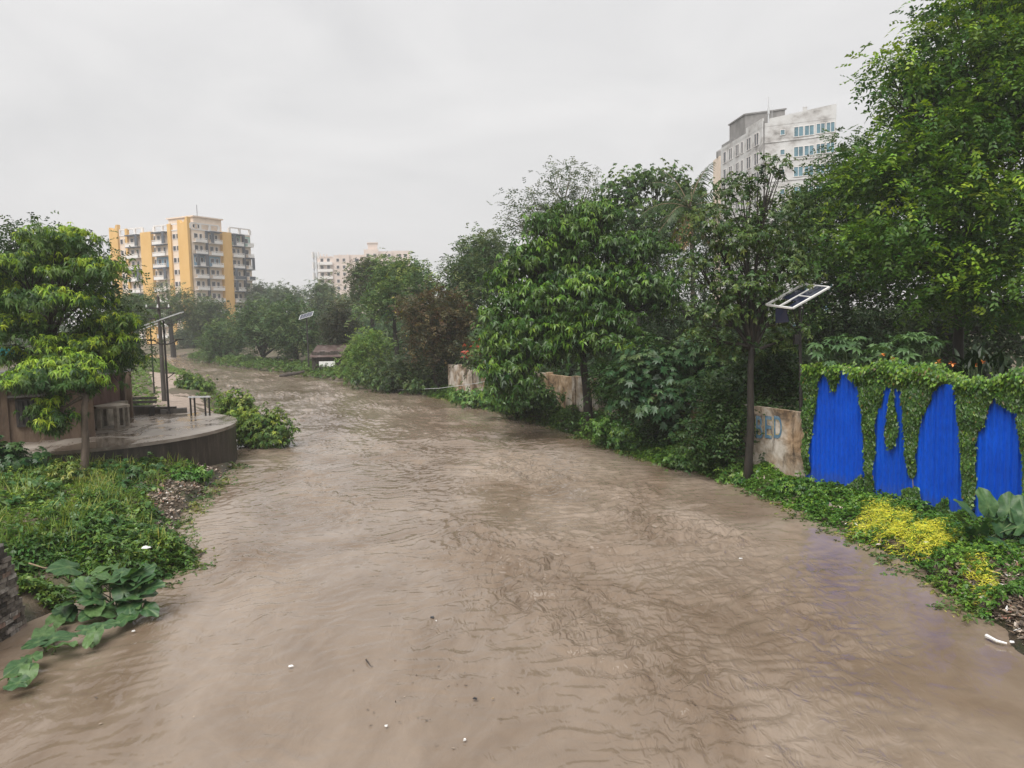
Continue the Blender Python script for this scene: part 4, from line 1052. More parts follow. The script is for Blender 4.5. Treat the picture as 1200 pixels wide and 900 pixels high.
# river path behind the terrace (wet rubble and brick dust)
MT['path'] = surf('path', [(0.3, (0.17, 0.125, 0.09)), (0.5, (0.30, 0.225, 0.175)), (0.7, (0.42, 0.34, 0.28))], 2.2, 0.5, (1, 1, 1), 0.7, 0.05, bscale=9)
pc = [atz(*q) for q in ((235, 484, 1.5), (222, 474, 1.35), (212, 462, 1.25), (204, 452, 1.2), (199, 443, 1.2), (196, 436, 1.2))]
V = []; F = []
for i, q in enumerate(pc):
    wd = (1.6, 2.0, 1.7, 1.5, 1.6, 1.8)[i]
    for j in range(9):
        x = q.x + (j / 8 - 0.5) * 2 * wd
        V.append((x, q.y, max(gz(x, q.y), 0) + 0.03))
F = [(i * 9 + j, i * 9 + j + 1, (i + 1) * 9 + j + 1, (i + 1) * 9 + j) for i in range(len(pc) - 1) for j in range(8)]
mb = MB(); mb.v = V; mb.f = F; po = mb.build('path', 'path', None, smooth=True); po['kind'] = 'structure'

# rusty shack on the far right bank
sh = at(388, 437, 82); sh.z = gz(sh.x, sh.y)
MT['rust'] = surf('rust', [(0.3, (0.045, 0.025, 0.02)), (0.5, (0.085, 0.055, 0.048)), (0.7, (0.16, 0.13, 0.125))], 1.5, 0.7, (1, 1, 1), 0.3)
MT['dark_wood'] = surf('dark_wood', [(0.3, (0.025, 0.02, 0.017)), (0.7, (0.07, 0.055, 0.045))], 2, 0.85, (2, 2, 0.3), 0.4)
sk = thing('shack', 'dark plank shack with a rusty sloping tin roof on the far right bank', 'shack', sh)
x0 = at(366, 437, 82).x; x1 = at(401, 437, 82).x
for k in range(11):
    xa = x0 + (x1 - x0) * k / 11; mb = MB()
    mb.box((xa + (x1 - x0) / 22, 82 + random.uniform(-.03, .03), sh.z + 0.95), ((x1 - x0) / 11 - 0.03, 0.05, 2.1 + random.uniform(-.2, .1))); mb.build('plank', 'dark_wood', sk)
zr0, zr1 = at(375, 418, 82).z, at(375, 404, 85).z
for k in range(4):
    xa = x0 - 0.1 + 0.85 * k; mb = MB()
    mb.v = [(xa, 81.4, zr0), (xa + 0.82, 81.4, zr0 - 0.03), (xa + 0.82, 85, zr1 - 0.05), (xa, 85, zr1), (xa, 81.4, zr0 - 0.03), (xa + 0.82, 81.4, zr0 - 0.06), (xa + 0.82, 85, zr1 - 0.08), (xa, 85, zr1 - 0.03)]
    mb.f = [(0, 1, 2, 3), (7, 6, 5, 4), (0, 4, 5, 1), (2, 6, 7, 3), (1, 5, 6, 2), (3, 7, 4, 0)]; mb.build('roof_sheet', 'rust', sk)
mb = MB(); mb.quadbox(Vector(((x0 + x1) / 2, 84, sh.z)), Vector((1, 0, 0)), Vector((0, 1, 0)), ZUP, -(x1 - x0) / 2, (x1 - x0) / 2, -1.9, 1, -0.3, 1.9); mb.build('body', 'dark_wood', sk)
bd = at(383.5, 426.5, 81.2); wbd = thing('white_board', 'pale horizontal board leaning at the front of the rusty shack', 'board', bd)
xa, xb = at(374, 427, 81.2).x, at(392.5, 427, 81.2).x
mb = MB(); mb.box(((xa + xb) / 2, 81.2, bd.z), (xb - xa, 0.06, 0.55)); mb.build('panel', 'white_paint', wbd)
for xx in (xa + 0.15, xb - 0.15):
    mb = MB(); mb.box((xx, 81.26, bd.z - 0.75), (0.08, 0.05, 1.5)); mb.build('leg', 'dark_wood', wbd)
# wooden skiff-like log on the shore
lg = atz(342, 440, 0.15); l_ = thing('drift_log', 'dark drift log lying on the far right shore below the shack', 'log', (lg.x, lg.y, 0.15))
mb = MB(); mb.tube([lg + Vector((-1.3, 0, -0.05)), lg + Vector((-0.4, 0.1, 0.12)), lg + Vector((0.5, 0, 0.22)), lg + Vector((1.3, 0.2, 0.4))], [0.16, 0.2, 0.17, 0.1], 8); mb.build('wood', 'dark_wood', l_)
# sagging cable along the right bank
ca = [at(466, 457, 60), at(515, 455, 55), at(560, 449, 49), at(595, 440, 44)]
cbl = thing('cable', 'thin pale cable sagging along the old wall on the right bank', 'cable', ca[0]); mb = MB(); mb.tube(ca, 0.018, 5); mb.build('wire', 'steel_grey', cbl)
# ------------------------------------------------------------------ trees of the left bank
tb0 = at(97, 549, 23.4); tb0.z = gz(tb0.x, 23.4)
lob = lobes_px([(70, 440, 50, 24, 0), (28, 448, 22, 13, -0.3), (105, 452, 14, 12, 0.2), (60, 490, 24, 22, -0.1), (92, 425, 26, 14, 0.4)], 23.4)
tree('slim bare trunked tree with drooping bright tufts before the terrace wall', tb0, lob, at(101, 462, 23.4), 0.13,
     dict(nclump=180, ntip=9, k=8, L=0.165, W=0.025, style='droop', base=MG, clump_r=0.17, flat=0.45, fresh=(0.17, 0.26, 0.028), fresh_p=0.75, low=0.5), bark='bark_pale')
b = at(58, 470, 27.5); b.z = 1.3
lob = lobes_px([(66, 282, 44, 17, 0), (24, 310, 46, 16, 0.5), (106, 318, 44, 15, -0.5), (58, 352, 66, 15, -0.8), (128, 378, 34, 16, 0), (14, 384, 48, 16, 0), (92, 404, 50, 14, -0.6), (140, 425, 22, 22, 0.3), (150, 398, 16, 10, 0),
                (-30, 345, 50, 40, 0.5), (40, 420, 40, 14, 0.6), (80, 310, 30, 20, 1)], 26.5)
tree('large layered tree with yellow green tufts over the brown house, tallest on the left bank', b, lob, at(56, 400, 27), 0.2,
     dict(nclump=480, ntip=9, k=8, L=0.175, W=0.026, style='droop', base=(0.04, 0.082, 0.017), clump_r=0.24, flat=0.38, fresh=(0.17, 0.245, 0.02), fresh_p=0.55, low=0.25, shell=0.65, inner=0.1))
b = at(30, 470, 33); b.z = 1.3
lob = lobes_px([(45, 282, 40, 22, 0), (90, 300, 34, 22, 0.5), (15, 300, 36, 26, 0), (120, 340, 30, 34, 0.5), (60, 330, 60, 40, 0), (0, 360, 60, 50, 0), (110, 390, 40, 40, 1)], 33)
tree('dark small leaved tree showing behind the layered tree on the left bank', b, lob, at(50, 390, 33), 0.2,
     dict(nclump=330, ntip=8, k=6, L=0.17, W=0.04, style='spray', base=(0.025, 0.05, 0.016), clump_r=0.4, flat=0.7, low=0.5))
b = at(150, 470, 40); b.z = 1.2
lob = lobes_px([(148, 372, 14, 22, 0), (138, 400, 22, 25, 0), (155, 410, 14, 18, 0), (125, 420, 26, 24, -1)], 40)
tree('narrow dark tree beside the twin solar lamps', b, lob, at(150, 430, 40), 0.12,
     dict(nclump=120, ntip=7, k=6, L=0.17, W=0.04, style='spray', base=(0.03, 0.055, 0.02), clump_r=0.35, flat=0.7, low=0.6))

# ------------------------------------------------------------------ trees of the right bank, near
b = at(876, 547, 24.3); b.z = gz(b.x, 24.3) - 0.05
lob = lobes_px([(905, 195, 16, 14, 0), (870, 222, 30, 18, 0.4), (838, 262, 34, 22, 0), (905, 258, 34, 26, 0.6), (868, 285, 45, 26, -0.4), (818, 312, 26, 18, 0), (915, 318, 36, 24, 0.5), (865, 338, 42, 20, -0.6), (930, 285, 22, 30, 0.9), (845, 368, 34, 20, 0), (908, 366, 32, 20, 0.4), (826, 400, 28, 18, 0.2), (925, 398, 24, 18, 0.6), (880, 352, 30, 18, 0.8), (862, 412, 26, 18, 0.7)], 24.3)
tree('open branched tree with a straight dark trunk in front of the painted wall letters', b, lob, at(881, 402, 24.3), 0.14,
     dict(nclump=470, ntip=6, k=7, L=0.135, W=0.032, style='whorl', base=(0.046, 0.08, 0.026), clump_r=0.27, flat=0.45, fresh=(0.085, 0.13, 0.035), fresh_p=0.3, low=0.35, shell=0.5, inner=0.0), mat='leaf_wet')
b = at(690, 497, 35.5); b.z = 0.3
lob = lobes_px([(668, 275, 40, 20, 0), (720, 290, 42, 22, 0.5), (625, 302, 36, 18, -0.4), (742, 332, 40, 24, 0.2), (615, 350, 38, 22, -0.6), (680, 345, 70, 50, 0), (600, 400, 34, 40, -0.8), (640, 400, 44, 34, -1.0), (700, 390, 56, 34, -0.8),
                (600, 440, 30, 34, -1.2), (770, 350, 24, 20, 0.5), (650, 310, 46, 36, 1), (590, 322, 24, 12, 0), (582, 368, 22, 12, -0.6), (640, 258, 24, 11, 0), (706, 250, 30, 13, 0.4), (757, 292, 28, 13, 0.6), (783, 330, 18, 9, 0.3), (578, 404, 20, 14, -0.8), (655, 240, 9, 7, 0)], 35.5)
tree('broad tree with long drooping glossy leaves over the middle of the right bank', b, lob, at(682, 400, 35.5), 0.24,
     dict(nclump=1000, ntip=7, k=7, L=0.25, W=0.045, style='droop', base=(0.036, 0.078, 0.014), clump_r=0.34, flat=0.45, fresh=(0.085, 0.16, 0.02), fresh_p=0.42, low=0.5, shell=0.62), mat='leaf_wet')
b = at(800, 520, 29.5); b.z = 0.35
lob = lobes_px([(770, 425, 42, 28, 0), (825, 415, 36, 24, 0.3), (745, 455, 30, 34, -0.2), (800, 465, 44, 36, -0.4), (845, 450, 28, 34, 0.2), (815, 505, 30, 24, -0.6)], 29.5)
tree('low tree of shiny hand shaped leaves between drooping tree and straight trunk', b, lob, at(802, 470, 29.5), 0.12,
     dict(nclump=300, ntip=4, k=7, L=0.24, W=0.05, style='palm', base=(0.028, 0.064, 0.028), clump_r=0.28, flat=0.6, fresh=(0.06, 0.10, 0.045), fresh_p=0.35, low=0.6, shell=0.65), mat='leaf_wet', stems=3)
b = at(860, 535, 25.8); b.z = 0.4
lob = lobes_px([(845, 500, 30, 34, 0), (862, 470, 18, 36, 0.3), (830, 520, 28, 22, -0.3), (888, 536, 9, 12, -0.5), (905, 430, 34, 34, 0.8), (925, 455, 16, 24, 0.7)], 25.8)
tree('dense dark shrub around the foot of the straight trunk by the painted letters', b, lob, at(862, 510, 25.8), 0.06,
     dict(nclump=260, ntip=6, k=6, L=0.16, W=0.04, style='spray', base=(0.026, 0.055, 0.015), clump_r=0.25, flat=0.8, low=0.8), stems=3, name='shrub', cat='shrub')
b = at(735, 500, 32.5); b.z = 0.3
lob = lobes_px([(735, 470, 22, 30, 0), (725, 445, 26, 30, 0.6), (712, 450, 14, 22, 0.6)], 32.5)
tree('dark bush against the wall below the drooping tree', b, lob, at(735, 480, 32.5), 0.06,
     dict(nclump=170, ntip=6, k=6, L=0.17, W=0.04, style='spray', base=(0.022, 0.048, 0.014), clump_r=0.28, flat=0.8, low=0.8), stems=2, name='shrub', cat='shrub')

b = at(780, 505, 30.5); b.z = 0.3
lob = lobes_px([(770, 490, 24, 26, 0), (790, 512, 22, 18, -0.4), (762, 515, 16, 14, 0), (850, 490, 26, 30, -3.5), (835, 465, 22, 26, -3)], 30.5)
tree('dark fern like bush low against the wall beneath the hand shaped leaves', b, lob, at(782, 495, 30.5), 0.05,
     dict(nclump=210, ntip=6, k=6, L=0.15, W=0.035, style='spray', base=(0.022, 0.05, 0.013), clump_r=0.26, flat=0.8, low=0.8), stems=2, name='shrub', cat='shrub')
b = at(598, 468, 44); b.z = 0.3
lob = lobes_px([(598, 448, 20, 24, 0), (615, 460, 20, 20, -2), (588, 430, 14, 14, 0)], 44)
tree('dark trailing bush at the left foot of the drooping tree', b, lob, at(600, 455, 44), 0.05,
     dict(nclump=190, ntip=6, k=6, L=0.22, W=0.05, style='droop', base=(0.03, 0.064, 0.015), clump_r=0.36, flat=0.8, low=0.8, fresh=(0.07, 0.13, 0.024), fresh_p=0.3), stems=2, name='shrub', cat='shrub')
b = at(485, 452, 60); b.z = 0.5
lob = lobes_px([(480, 432, 24, 16, 0), (505, 438, 18, 16, -2), (455, 434, 20, 14, 2), (520, 425, 16, 14, -3)], 60)
tree('dark thicket under the reddish tree hiding the end of the old wall', b, lob, at(485, 440, 60), 0.05,
     dict(nclump=190, ntip=6, k=6, L=0.25, W=0.06, style='spray', base=(0.03, 0.05, 0.018), clump_r=0.5, flat=0.8, low=0.8), stems=2, name='shrub', cat='shrub')

# the great tree at the right edge and its neighbours
b = at(1120, 430, 29); b.z = 0.9
lob = lobes_px([(1150, 50, 80, 50, 0), (1092, 104, 54, 38, -0.5), (1056, 78, 28, 14, 0), (1195, 130, 80, 60, -1), (1105, 175, 80, 45, -1), (1040, 215, 70, 40, -0.6), (1160, 235, 90, 50, -2), (1075, 290, 78, 40, -1.6), (1180, 310, 80, 44, -2),
                (1250, 60, 90, 80, 0), (1260, 220, 90, 90, -1), (1010, 290, 45, 34, -0.4), (1110, 345, 60, 30, -1.6), (1200, 370, 50, 30, -1.5), (1130, 140, 90, 80, 2), (1180, 10, 70, 40, 1), (1240, -60, 110, 70, 1)], 28)
tree('great spreading bright green tree filling the upper right corner', b, lob, at(1125, 330, 28.5), 0.24,
     dict(nclump=1000, ntip=12, k=7, L=0.185, W=0.05, style='spray', base=(0.044, 0.095, 0.013), clump_r=0.48, flat=0.45, fresh=(0.13, 0.21, 0.018), fresh_p=0.42, low=0.25, shell=0.6, inner=0.12))
b = at(1000, 420, 38); b.z = 1
lob = lobes_px([(998, 200, 42, 40, 0), (958, 248, 38, 34, 0), (938, 232, 20, 14, 0), (1010, 250, 60, 50, 0), (960, 300, 52, 48, -0.5), (1020, 330, 60, 50, 0), (950, 360, 46, 46, 0)], 38)
tree('dark green tree standing left behind the great bright tree', b, lob, at(990, 340, 38), 0.25,
     dict(nclump=620, ntip=7, k=6, L=0.19, W=0.045, style='spray', base=(0.034, 0.068, 0.018), clump_r=0.42, flat=0.6, fresh=(0.06, 0.11, 0.022), fresh_p=0.3, low=0.4))
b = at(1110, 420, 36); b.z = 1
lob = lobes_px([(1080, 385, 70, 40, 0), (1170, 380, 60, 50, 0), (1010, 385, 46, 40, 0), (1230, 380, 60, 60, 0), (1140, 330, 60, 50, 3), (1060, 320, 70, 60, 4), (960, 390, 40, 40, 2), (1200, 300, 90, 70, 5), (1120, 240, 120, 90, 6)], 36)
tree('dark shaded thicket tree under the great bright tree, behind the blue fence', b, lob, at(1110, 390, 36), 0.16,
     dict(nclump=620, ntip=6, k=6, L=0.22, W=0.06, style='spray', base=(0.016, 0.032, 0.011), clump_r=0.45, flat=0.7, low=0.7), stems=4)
b = at(830, 430, 42); b.z = 0.8
lob = lobes_px([(830, 300, 50, 44, 2), (800, 355, 46, 44, 0), (850, 375, 40, 40, 0), (790, 400, 40, 40, -1), (760, 370, 34, 40, 1), (880, 330, 46, 50, 3), (900, 270, 40, 44, 5), (740, 300, 40, 50, 4), (720, 340, 40, 50, 3), (770, 310, 40, 44, 4), (700, 390, 40, 40, 3)], 42)
tree('dark bluish thicket tree behind the straight trunk, with a smoky dense crown', b, lob, at(825, 400, 42), 0.2,
     dict(nclump=720, ntip=7, k=6, L=0.17, W=0.03, style='spray', base=(0.018, 0.034, 0.016), clump_r=0.5, flat=0.8, low=0.7), stems=2)

# middle distance, right bank
b = at(745, 420, 56); b.z = 0.8
lob = lobes_px([(735, 225, 30, 20, 0), (770, 212, 34, 18, 0.6), (800, 232, 26, 24, 0), (745, 262, 50, 30, 0), (700, 255, 30, 26, 0.5), (780, 275, 40, 30, 0)], 56)
tree('leafy tree with rounded sprays on the skyline left of the palm', b, lob, at(752, 300, 56), 0.22,
     dict(nclump=300, ntip=6, k=7, L=0.27, W=0.075, style='whorl', base=(0.045, 0.085, 0.022), clump_r=0.5, flat=0.6, fresh=(0.085, 0.14, 0.03), fresh_p=0.4, low=0.35, inner=0.1))
b = at(665, 420, 78); b.z = 0.8
lob = lobes_px([(668, 205, 24, 16, 0), (690, 222, 14, 20, 0.6), (655, 235, 26, 22, 0), (618, 240, 24, 18, 0), (640, 262, 40, 22, 0), (605, 262, 18, 16, 0.5), (680, 255, 26, 26, 0)], 78)
tree('tall wispy grey green tree, highest on the middle skyline', b, lob, at(655, 300, 78), 0.22,
     dict(nclump=230, ntip=5, k=6, L=0.34, W=0.06, style='spray', base=(0.05, 0.075, 0.036), clump_r=0.6, flat=0.9, low=0.5, shell=0.4, inner=0.03), mat='leaf_far', bark='bark_pale')
MIDS = [  # label, px, py, w, h, base py, Y, base colour, extra, clumps, leaf length
 ('grey green tree left of the wispy tall tree on the middle skyline', 572, 315, 90, 100, 430, 66, (0.045, 0.07, 0.032), dict(fresh=(0.06, 0.095, 0.035), fresh_p=0.3), 330, 0.26),
 ('round dark olive tree between the drooping tree and the reddish tree', 545, 340, 70, 110, 440, 62, (0.034, 0.058, 0.022), {}, 300, 0.24),
 ('reddish brown tree with scattered yellow leaves on the right bank', 508, 388, 100, 112, 455, 57, (0.042, 0.042, 0.022), dict(fresh=(0.07, 0.046, 0.03), fresh_p=0.5, fresh_up=False, dots=(0.32, 0.28, 0.04), dots_p=0.01), 460, 0.21),
 ('small fresh green tree leaning over the water left of the reddish tree', 428, 415, 72, 66, 446, 68, (0.068, 0.115, 0.028), dict(fresh=(0.10, 0.16, 0.032), fresh_p=0.5), 300, 0.2),
 ('big bright crowned tree in front of the hazy beige block', 462, 345, 110, 92, 445, 80, (0.046, 0.082, 0.028), dict(fresh=(0.10, 0.15, 0.035), fresh_p=0.35), 420, 0.3),
 ('dark brown green tree below the big bright crowned tree', 395, 385, 46, 70, 440, 86, (0.03, 0.036, 0.022), {}, 220, 0.26),
 ('upright olive tree rising beside the hazy beige block', 436, 335, 60, 74, 440, 96, (0.04, 0.055, 0.026), {}, 240, 0.3),
 ('tall grey green tree left of the shack roof', 345, 378, 80, 104, 436, 96, (0.04, 0.07, 0.03), dict(fresh=(0.055, 0.09, 0.035), fresh_p=0.3), 360, 0.3),
 ('broad dark tree overhanging the far right shore', 308, 392, 84, 86, 432, 104, (0.032, 0.06, 0.025), dict(fresh=(0.05, 0.085, 0.03), fresh_p=0.3), 360, 0.3),
 ('low round tree at the water bend, leftmost of the right bank', 262, 400, 56, 60, 426, 116, (0.04, 0.072, 0.028), dict(fresh=(0.06, 0.1, 0.03), fresh_p=0.4), 260, 0.28),
 ('pale hazy tree left of the telecom mast', 378, 350, 40, 60, 420, 150, (0.045, 0.07, 0.035), {}, 200, 0.4),
 ('pale hazy tree under the beige block corner', 405, 362, 44, 50, 420, 140, (0.045, 0.07, 0.035), {}, 180, 0.4),
 ('open crowned tree in front of the orange tower', 200, 360, 84, 62, 415, 140, (0.045, 0.068, 0.03), dict(fresh=(0.065, 0.09, 0.035), fresh_p=0.3, inner=0.03), 240, 0.36),
 ('darker tree right of the open crowned tree below the orange tower', 245, 375, 60, 56, 415, 150, (0.038, 0.062, 0.03), {}, 240, 0.38),
 ('rounded hazy tree behind the left solar lamps', 160, 370, 56, 66, 420, 120, (0.045, 0.075, 0.03), dict(fresh=(0.065, 0.1, 0.032), fresh_p=0.3), 240, 0.34),
 ('hazy tree on the far shore where the river bends', 225, 395, 50, 40, 415, 165, (0.034, 0.052, 0.03), {}, 200, 0.4),
 ('small distant tree right of the orange tower', 305, 345, 34, 30, 400, 210, (0.045, 0.066, 0.04), {}, 120, 0.5),
 ('distant tree behind the far right bank, left of the mast', 330, 352, 60, 40, 410, 175, (0.042, 0.064, 0.035), {}, 200, 0.44),
]
for (lab, px, py, wpx, hpx, bpy_, Yd, base, ex, nclp, Ll) in MIDS:
    b = at(px + wpx * 0.04, bpy_, Yd); b.z = gz(b.x, Yd)
    lob = auto_lobes(px, py, wpx, hpx, Yd, 9)
    st = dict(nclump=nclp, ntip=7, k=6, L=Ll, W=Ll * 0.26, style='spray', base=tuple(1.25 * c for c in base), clump_r=Ll * 2.0, flat=0.6, low=0.45, shell=0.6)
    st.update(ex)
    f = at(px, min(py + hpx * 0.3, bpy_ - 8), Yd)
    tree(lab, b, lob, f, 0.0035 * Yd + 0.03, st, mat='leaf_far' if Yd > 90 else 'leaf', twigs=Yd < 90)

# coconut palm
pbs = at(806, 420, 50); pbs.z = 0.9; ptop = at(808, 245, 50)
pal = thing('palm_tree', 'coconut palm with long drooping fronds below the annex building', 'palm', pbs)
mb = MB(); mb.tube([pbs - ZUP * 0.3, pbs.lerp(ptop, 0.3) + Vector((0.3, 0, 0)), pbs.lerp(ptop, 0.7) + Vector((0.25, 0, 0)), ptop], [0.24, 0.17, 0.14, 0.12], 8); mb.build('trunk', 'bark_pale', pal, smooth=True)
for i in range(22):
    a = i * 2.399 + 0.3; el = R(78 - i * 5.2); Lf = random.uniform(2.9, 3.8)
    d = Vector((math.cos(a) * math.cos(el), math.sin(a) * math.cos(el), math.sin(el)))
    pts = []; pcur = Vector(ptop); dd = d.copy(); ns = 14
    for j in range(ns + 1):
        pts.append(pcur.copy()); pcur = pcur + dd * Lf / ns; dd = (dd + Vector((0, 0, -0.095 - 0.02 * random.random()))).normalized()
    P, D, Nn, LL_2, WW = [], [], [], [], []
    for j in range(1, ns + 1):
        tang = (pts[j] - pts[j - 1]).normalized(); side = tang.cross(ZUP)
        if side.length < 0.1: side = Vector((1, 0, 0))
        side.normalize()
        for q in (0.0, 0.34, 0.67):
            for sg in (-1, 1):
                P.append(pts[j - 1].lerp(pts[j], q)); D.append(side * sg * 0.8 + tang * 0.55 - ZUP * random.uniform(0.25, 0.6)); Nn.append(side.cross(tang) + side * sg * 0.3)
                LL_2.append(0.75 * math.sin(math.pi * min(0.97, 0.12 + 0.8 * (j + q) / ns)) + 0.1); WW.append(0.028)
    V = kites(np.array(P), np.array(D), np.array(Nn), np.array(LL_2), np.array(WW), 0.2, 0.35)
    bc = (0.03, 0.055, 0.017) if i < 18 else ((0.14, 0.12, 0.05) if i < 19 else (0.20, 0.115, 0.06))
    fr_ = leaf_mesh('frond', [V], [leafcols(len(P), 1, bc, np.random.default_rng(i).normal(0, .3, len(P)))], 'leaf', pal)
    mb = MB(); mb.tube(pts, [0.035 * (1 - 0.85 * k / ns) for k in range(ns + 1)], 4, cap=False); st_ = mb.build('stalk', 'twig', pal); st_.parent = fr_

# distant woods that read as one mass
Vs, Cs = [], []
n = 3200
ang = rng.uniform(-0.75, 1.05, n); dist = rng.uniform(195, 300, n)
cx, cy = dist * np.sin(ang), dist * np.cos(ang)
keep = ~((cy < 240) & (cx < -40) & (cx > -120)); cx, cy = cx[keep], cy[keep]
hgt = 6 + 3.5 * perlin(cx / 14, cy / 14) + 2 * perlin(cx / 5, cy / 5)
base = np.stack([cx, cy, np.zeros_like(cx)], 1)
for k in range(9):
    P = base + np.stack([rng.normal(0, 1.6, len(cx)), rng.normal(0, 1.6, len(cx)), np.maximum(1, hgt * rng.uniform(0.15, 1.0, len(cx)))], 1)
    V, kk = whorls(P, rand_dirs(len(cx)) * 0.5 + np.array([0, -0.3, 0.8]), 3, 1.3, 0.4)
    Vs.append(V); Cs.append(leafcols(len(cx), kk, (0.042, 0.066, 0.03), rng.normal(0, 0.5, len(cx))))
wds = leaf_mesh('far_woods', Vs, Cs, 'leaf_far', None); wds['kind'] = 'stuff'
# nearer background woods behind the right bank wall
Vs, Cs = [], []
n = 1200
yy_ = rng.uniform(44, 190, n); xx_ = xr(yy_) + rng.uniform(9, 34, n) * (0.7 + yy_ / 120)
keep = ~((np.abs(xx_ - 46) < 14) & (np.abs(yy_ - 147) < 22)); xx_, yy_ = xx_[keep], yy_[keep]
hg = (5.5 + 2.5 * perlin(xx_ / 8, yy_ / 8)) * np.interp(yy_, [44, 70, 190], [0.8, 0.9, 1.2])
for k in range(16):
    P = np.stack([xx_ + rng.normal(0, 1.1, len(xx_)), yy_ + rng.normal(0, 1.1, len(xx_)), np.maximum(0.8, hg * rng.uniform(0.05, 1.0, len(xx_)))], 1)
    V, kk = whorls(P, rand_dirs(len(xx_)) * 0.5 + np.array([0, -0.3, 0.8]), 4, 0.75, 0.2)
    Vs.append(V); Cs.append(leafcols(len(xx_), kk, (0.03, 0.056, 0.021), rng.normal(0, 0.5, len(xx_))))
wds = leaf_mesh('background_woods', Vs, Cs, 'leaf_far', None); wds['kind'] = 'stuff'
# ------------------------------------------------------------------ shrubs standing in the flood by the terrace
def shrub(label, base, lobes, leaf, mat='leaf', stems=4, r=0.03, name='shrub', cat='shrub', group=None):
    t = thing(name, label, cat, base, group)
    Vs, Cs, an = crown_leaves(lobes, **leaf)
    leaf_mesh('foliage', Vs, Cs, mat, t)
    mb = MB()
    for (c, cc) in an:
        mb.tube(curve_pts(Vector(base) + Vector((random.uniform(-.15, .15), random.uniform(-.15, .15), -0.25)), Vector(c), 0.1, 5), [r, r * 0.8, r * 0.6, r * 0.5, r * 0.3], 5, cap=False)
        for q in cc: mb.tube(curve_pts(Vector(c) * 0.6 + Vector(base) * 0.4, Vector(q), 0.1, 4), [r * 0.4, r * 0.3, r * 0.2, r * 0.1], 4, cap=False)
    mb.build('stem', 'bark', t)
    return t
b = atz(280, 520, 0.0)
shrub('rounded bright green shrub behind the bigger flooded shrub at the terrace edge', b, lobes_px([(278, 477, 17, 17, 0), (270, 492, 16, 16, -0.4), (290, 490, 15, 16, 0)], b.y),
      dict(nclump=150, ntip=7, k=6, L=0.15, W=0.035, style='whorl', base=(0.075, 0.125, 0.03), clump_r=0.22, flat=0.8, fresh=(0.13, 0.19, 0.035), fresh_p=0.5, low=0.8))
b = atz(312, 524, 0.0)
shrub('spreading light green shrub half drowned in the river beside the terrace', b, lobes_px([(300, 500, 22, 18, 0), (322, 500, 18, 20, -0.2), (290, 510, 18, 14, 0.3), (328, 512, 12, 12, -0.4), (310, 514, 20, 10, -0.4)], b.y),
      dict(nclump=190, ntip=6, k=6, L=0.15, W=0.04, style='whorl', base=(0.075, 0.125, 0.03), clump_r=0.2, flat=0.8, fresh=(0.15, 0.21, 0.035), fresh_p=0.5, low=0.8, inner=0.1))
b = atz(224, 462, 0.6)
shrub('loose shrub on the river edge left of the hoop barrier', b, lobes_px([(222, 448, 9, 9, 0), (232, 452, 8, 8, 0), (241, 455, 7, 7, 0), (215, 455, 7, 6, 0)], b.y),
      dict(nclump=90, ntip=6, k=6, L=0.2, W=0.05, style='whorl', base=(0.06, 0.105, 0.028), clump_r=0.3, flat=0.8, fresh=(0.10, 0.16, 0.035), fresh_p=0.4, low=0.8))
b = atz(146, 480, TZ)
shrub('low strappy green plant behind the terrace bench', b, lobes_px([(142, 470, 10, 6, 0), (153, 474, 8, 5, 0)], b.y + 0.8),
      dict(nclump=30, ntip=6, k=6, L=0.3, W=0.035, style='whorl', base=(0.06, 0.11, 0.028), clump_r=0.15, flat=0.6, low=0.8), stems=2)
# shrubs on the left bank
LS = [
 ('dark broad leaved shrub at the foot of the house, at the left edge', 12, 560, 23.0, [(10, 540, 32, 24, 0), (38, 556, 24, 18, 0.2), (-20, 540, 34, 30, 0), (5, 570, 30, 18, -0.3)], (0.03, 0.07, 0.028), (0.05, 0.095, 0.04), 'palm', 150, 0.2),
 ('olive bushy plant right in the middle of the left bank weeds', 78, 578, 22.0, [(78, 560, 24, 18, 0), (65, 572, 18, 12, -0.2), (92, 572, 16, 12, 0)], (0.09, 0.125, 0.03), (0.14, 0.18, 0.05), 'whorl', 150, 0.12),
 ('leafy weed clump against the dark terrace wall', 128, 556, 24.0, [(125, 550, 18, 8, 0), (150, 555, 20, 8, -0.2)], (0.045, 0.10, 0.035), (0.08, 0.15, 0.05), 'palm', 60, 0.15),
 ('bright leafy weed clump below the terrace wall near the water', 205, 572, 25.5, [(205, 560, 20, 9, 0), (225, 556, 16, 8, 0.3), (185, 566, 16, 8, -0.3)], (0.06, 0.14, 0.03), (0.10, 0.19, 0.04), 'whorl', 110, 0.15),
 ('dark castor like shrub behind the elephant ear leaves', 110, 690, 16.8, [(70, 660, 38, 26, 0), (110, 655, 36, 26, 0.3), (150, 650, 34, 24, 0.5), (60, 690, 30, 22, -0.3), (45, 640, 28, 22, 0.5)], (0.036, 0.08, 0.026), (0.07, 0.125, 0.04), 'palm', 260, 0.16),
 ('light green shrub with pale flecks reaching into the river on the left shore', 185, 655, 18.2, [(165, 640, 26, 20, 0), (190, 645, 22, 20, 0.2), (205, 652, 16, 14, 0), (140, 628, 26, 16, 0.5), (182, 625, 14, 10, 0.6)], (0.06, 0.115, 0.03), (0.10, 0.17, 0.04), 'whorl', 250, 0.11),
]
for (lab, px, py, Yd, lst, base, fr_, sty, ncl, Ll) in LS:
    b = at(px, py, Yd); b.z = max(gz(b.x, Yd), 0)
    shrub(lab, b, lobes_px(lst, Yd), dict(nclump=ncl, ntip=5, k=7, L=Ll, W=Ll * 0.24, style=sty, base=base, clump_r=0.16, flat=0.7, fresh=fr_, fresh_p=0.4, low=0.7, inner=0.15), mat='leaf_wet', r=0.018)
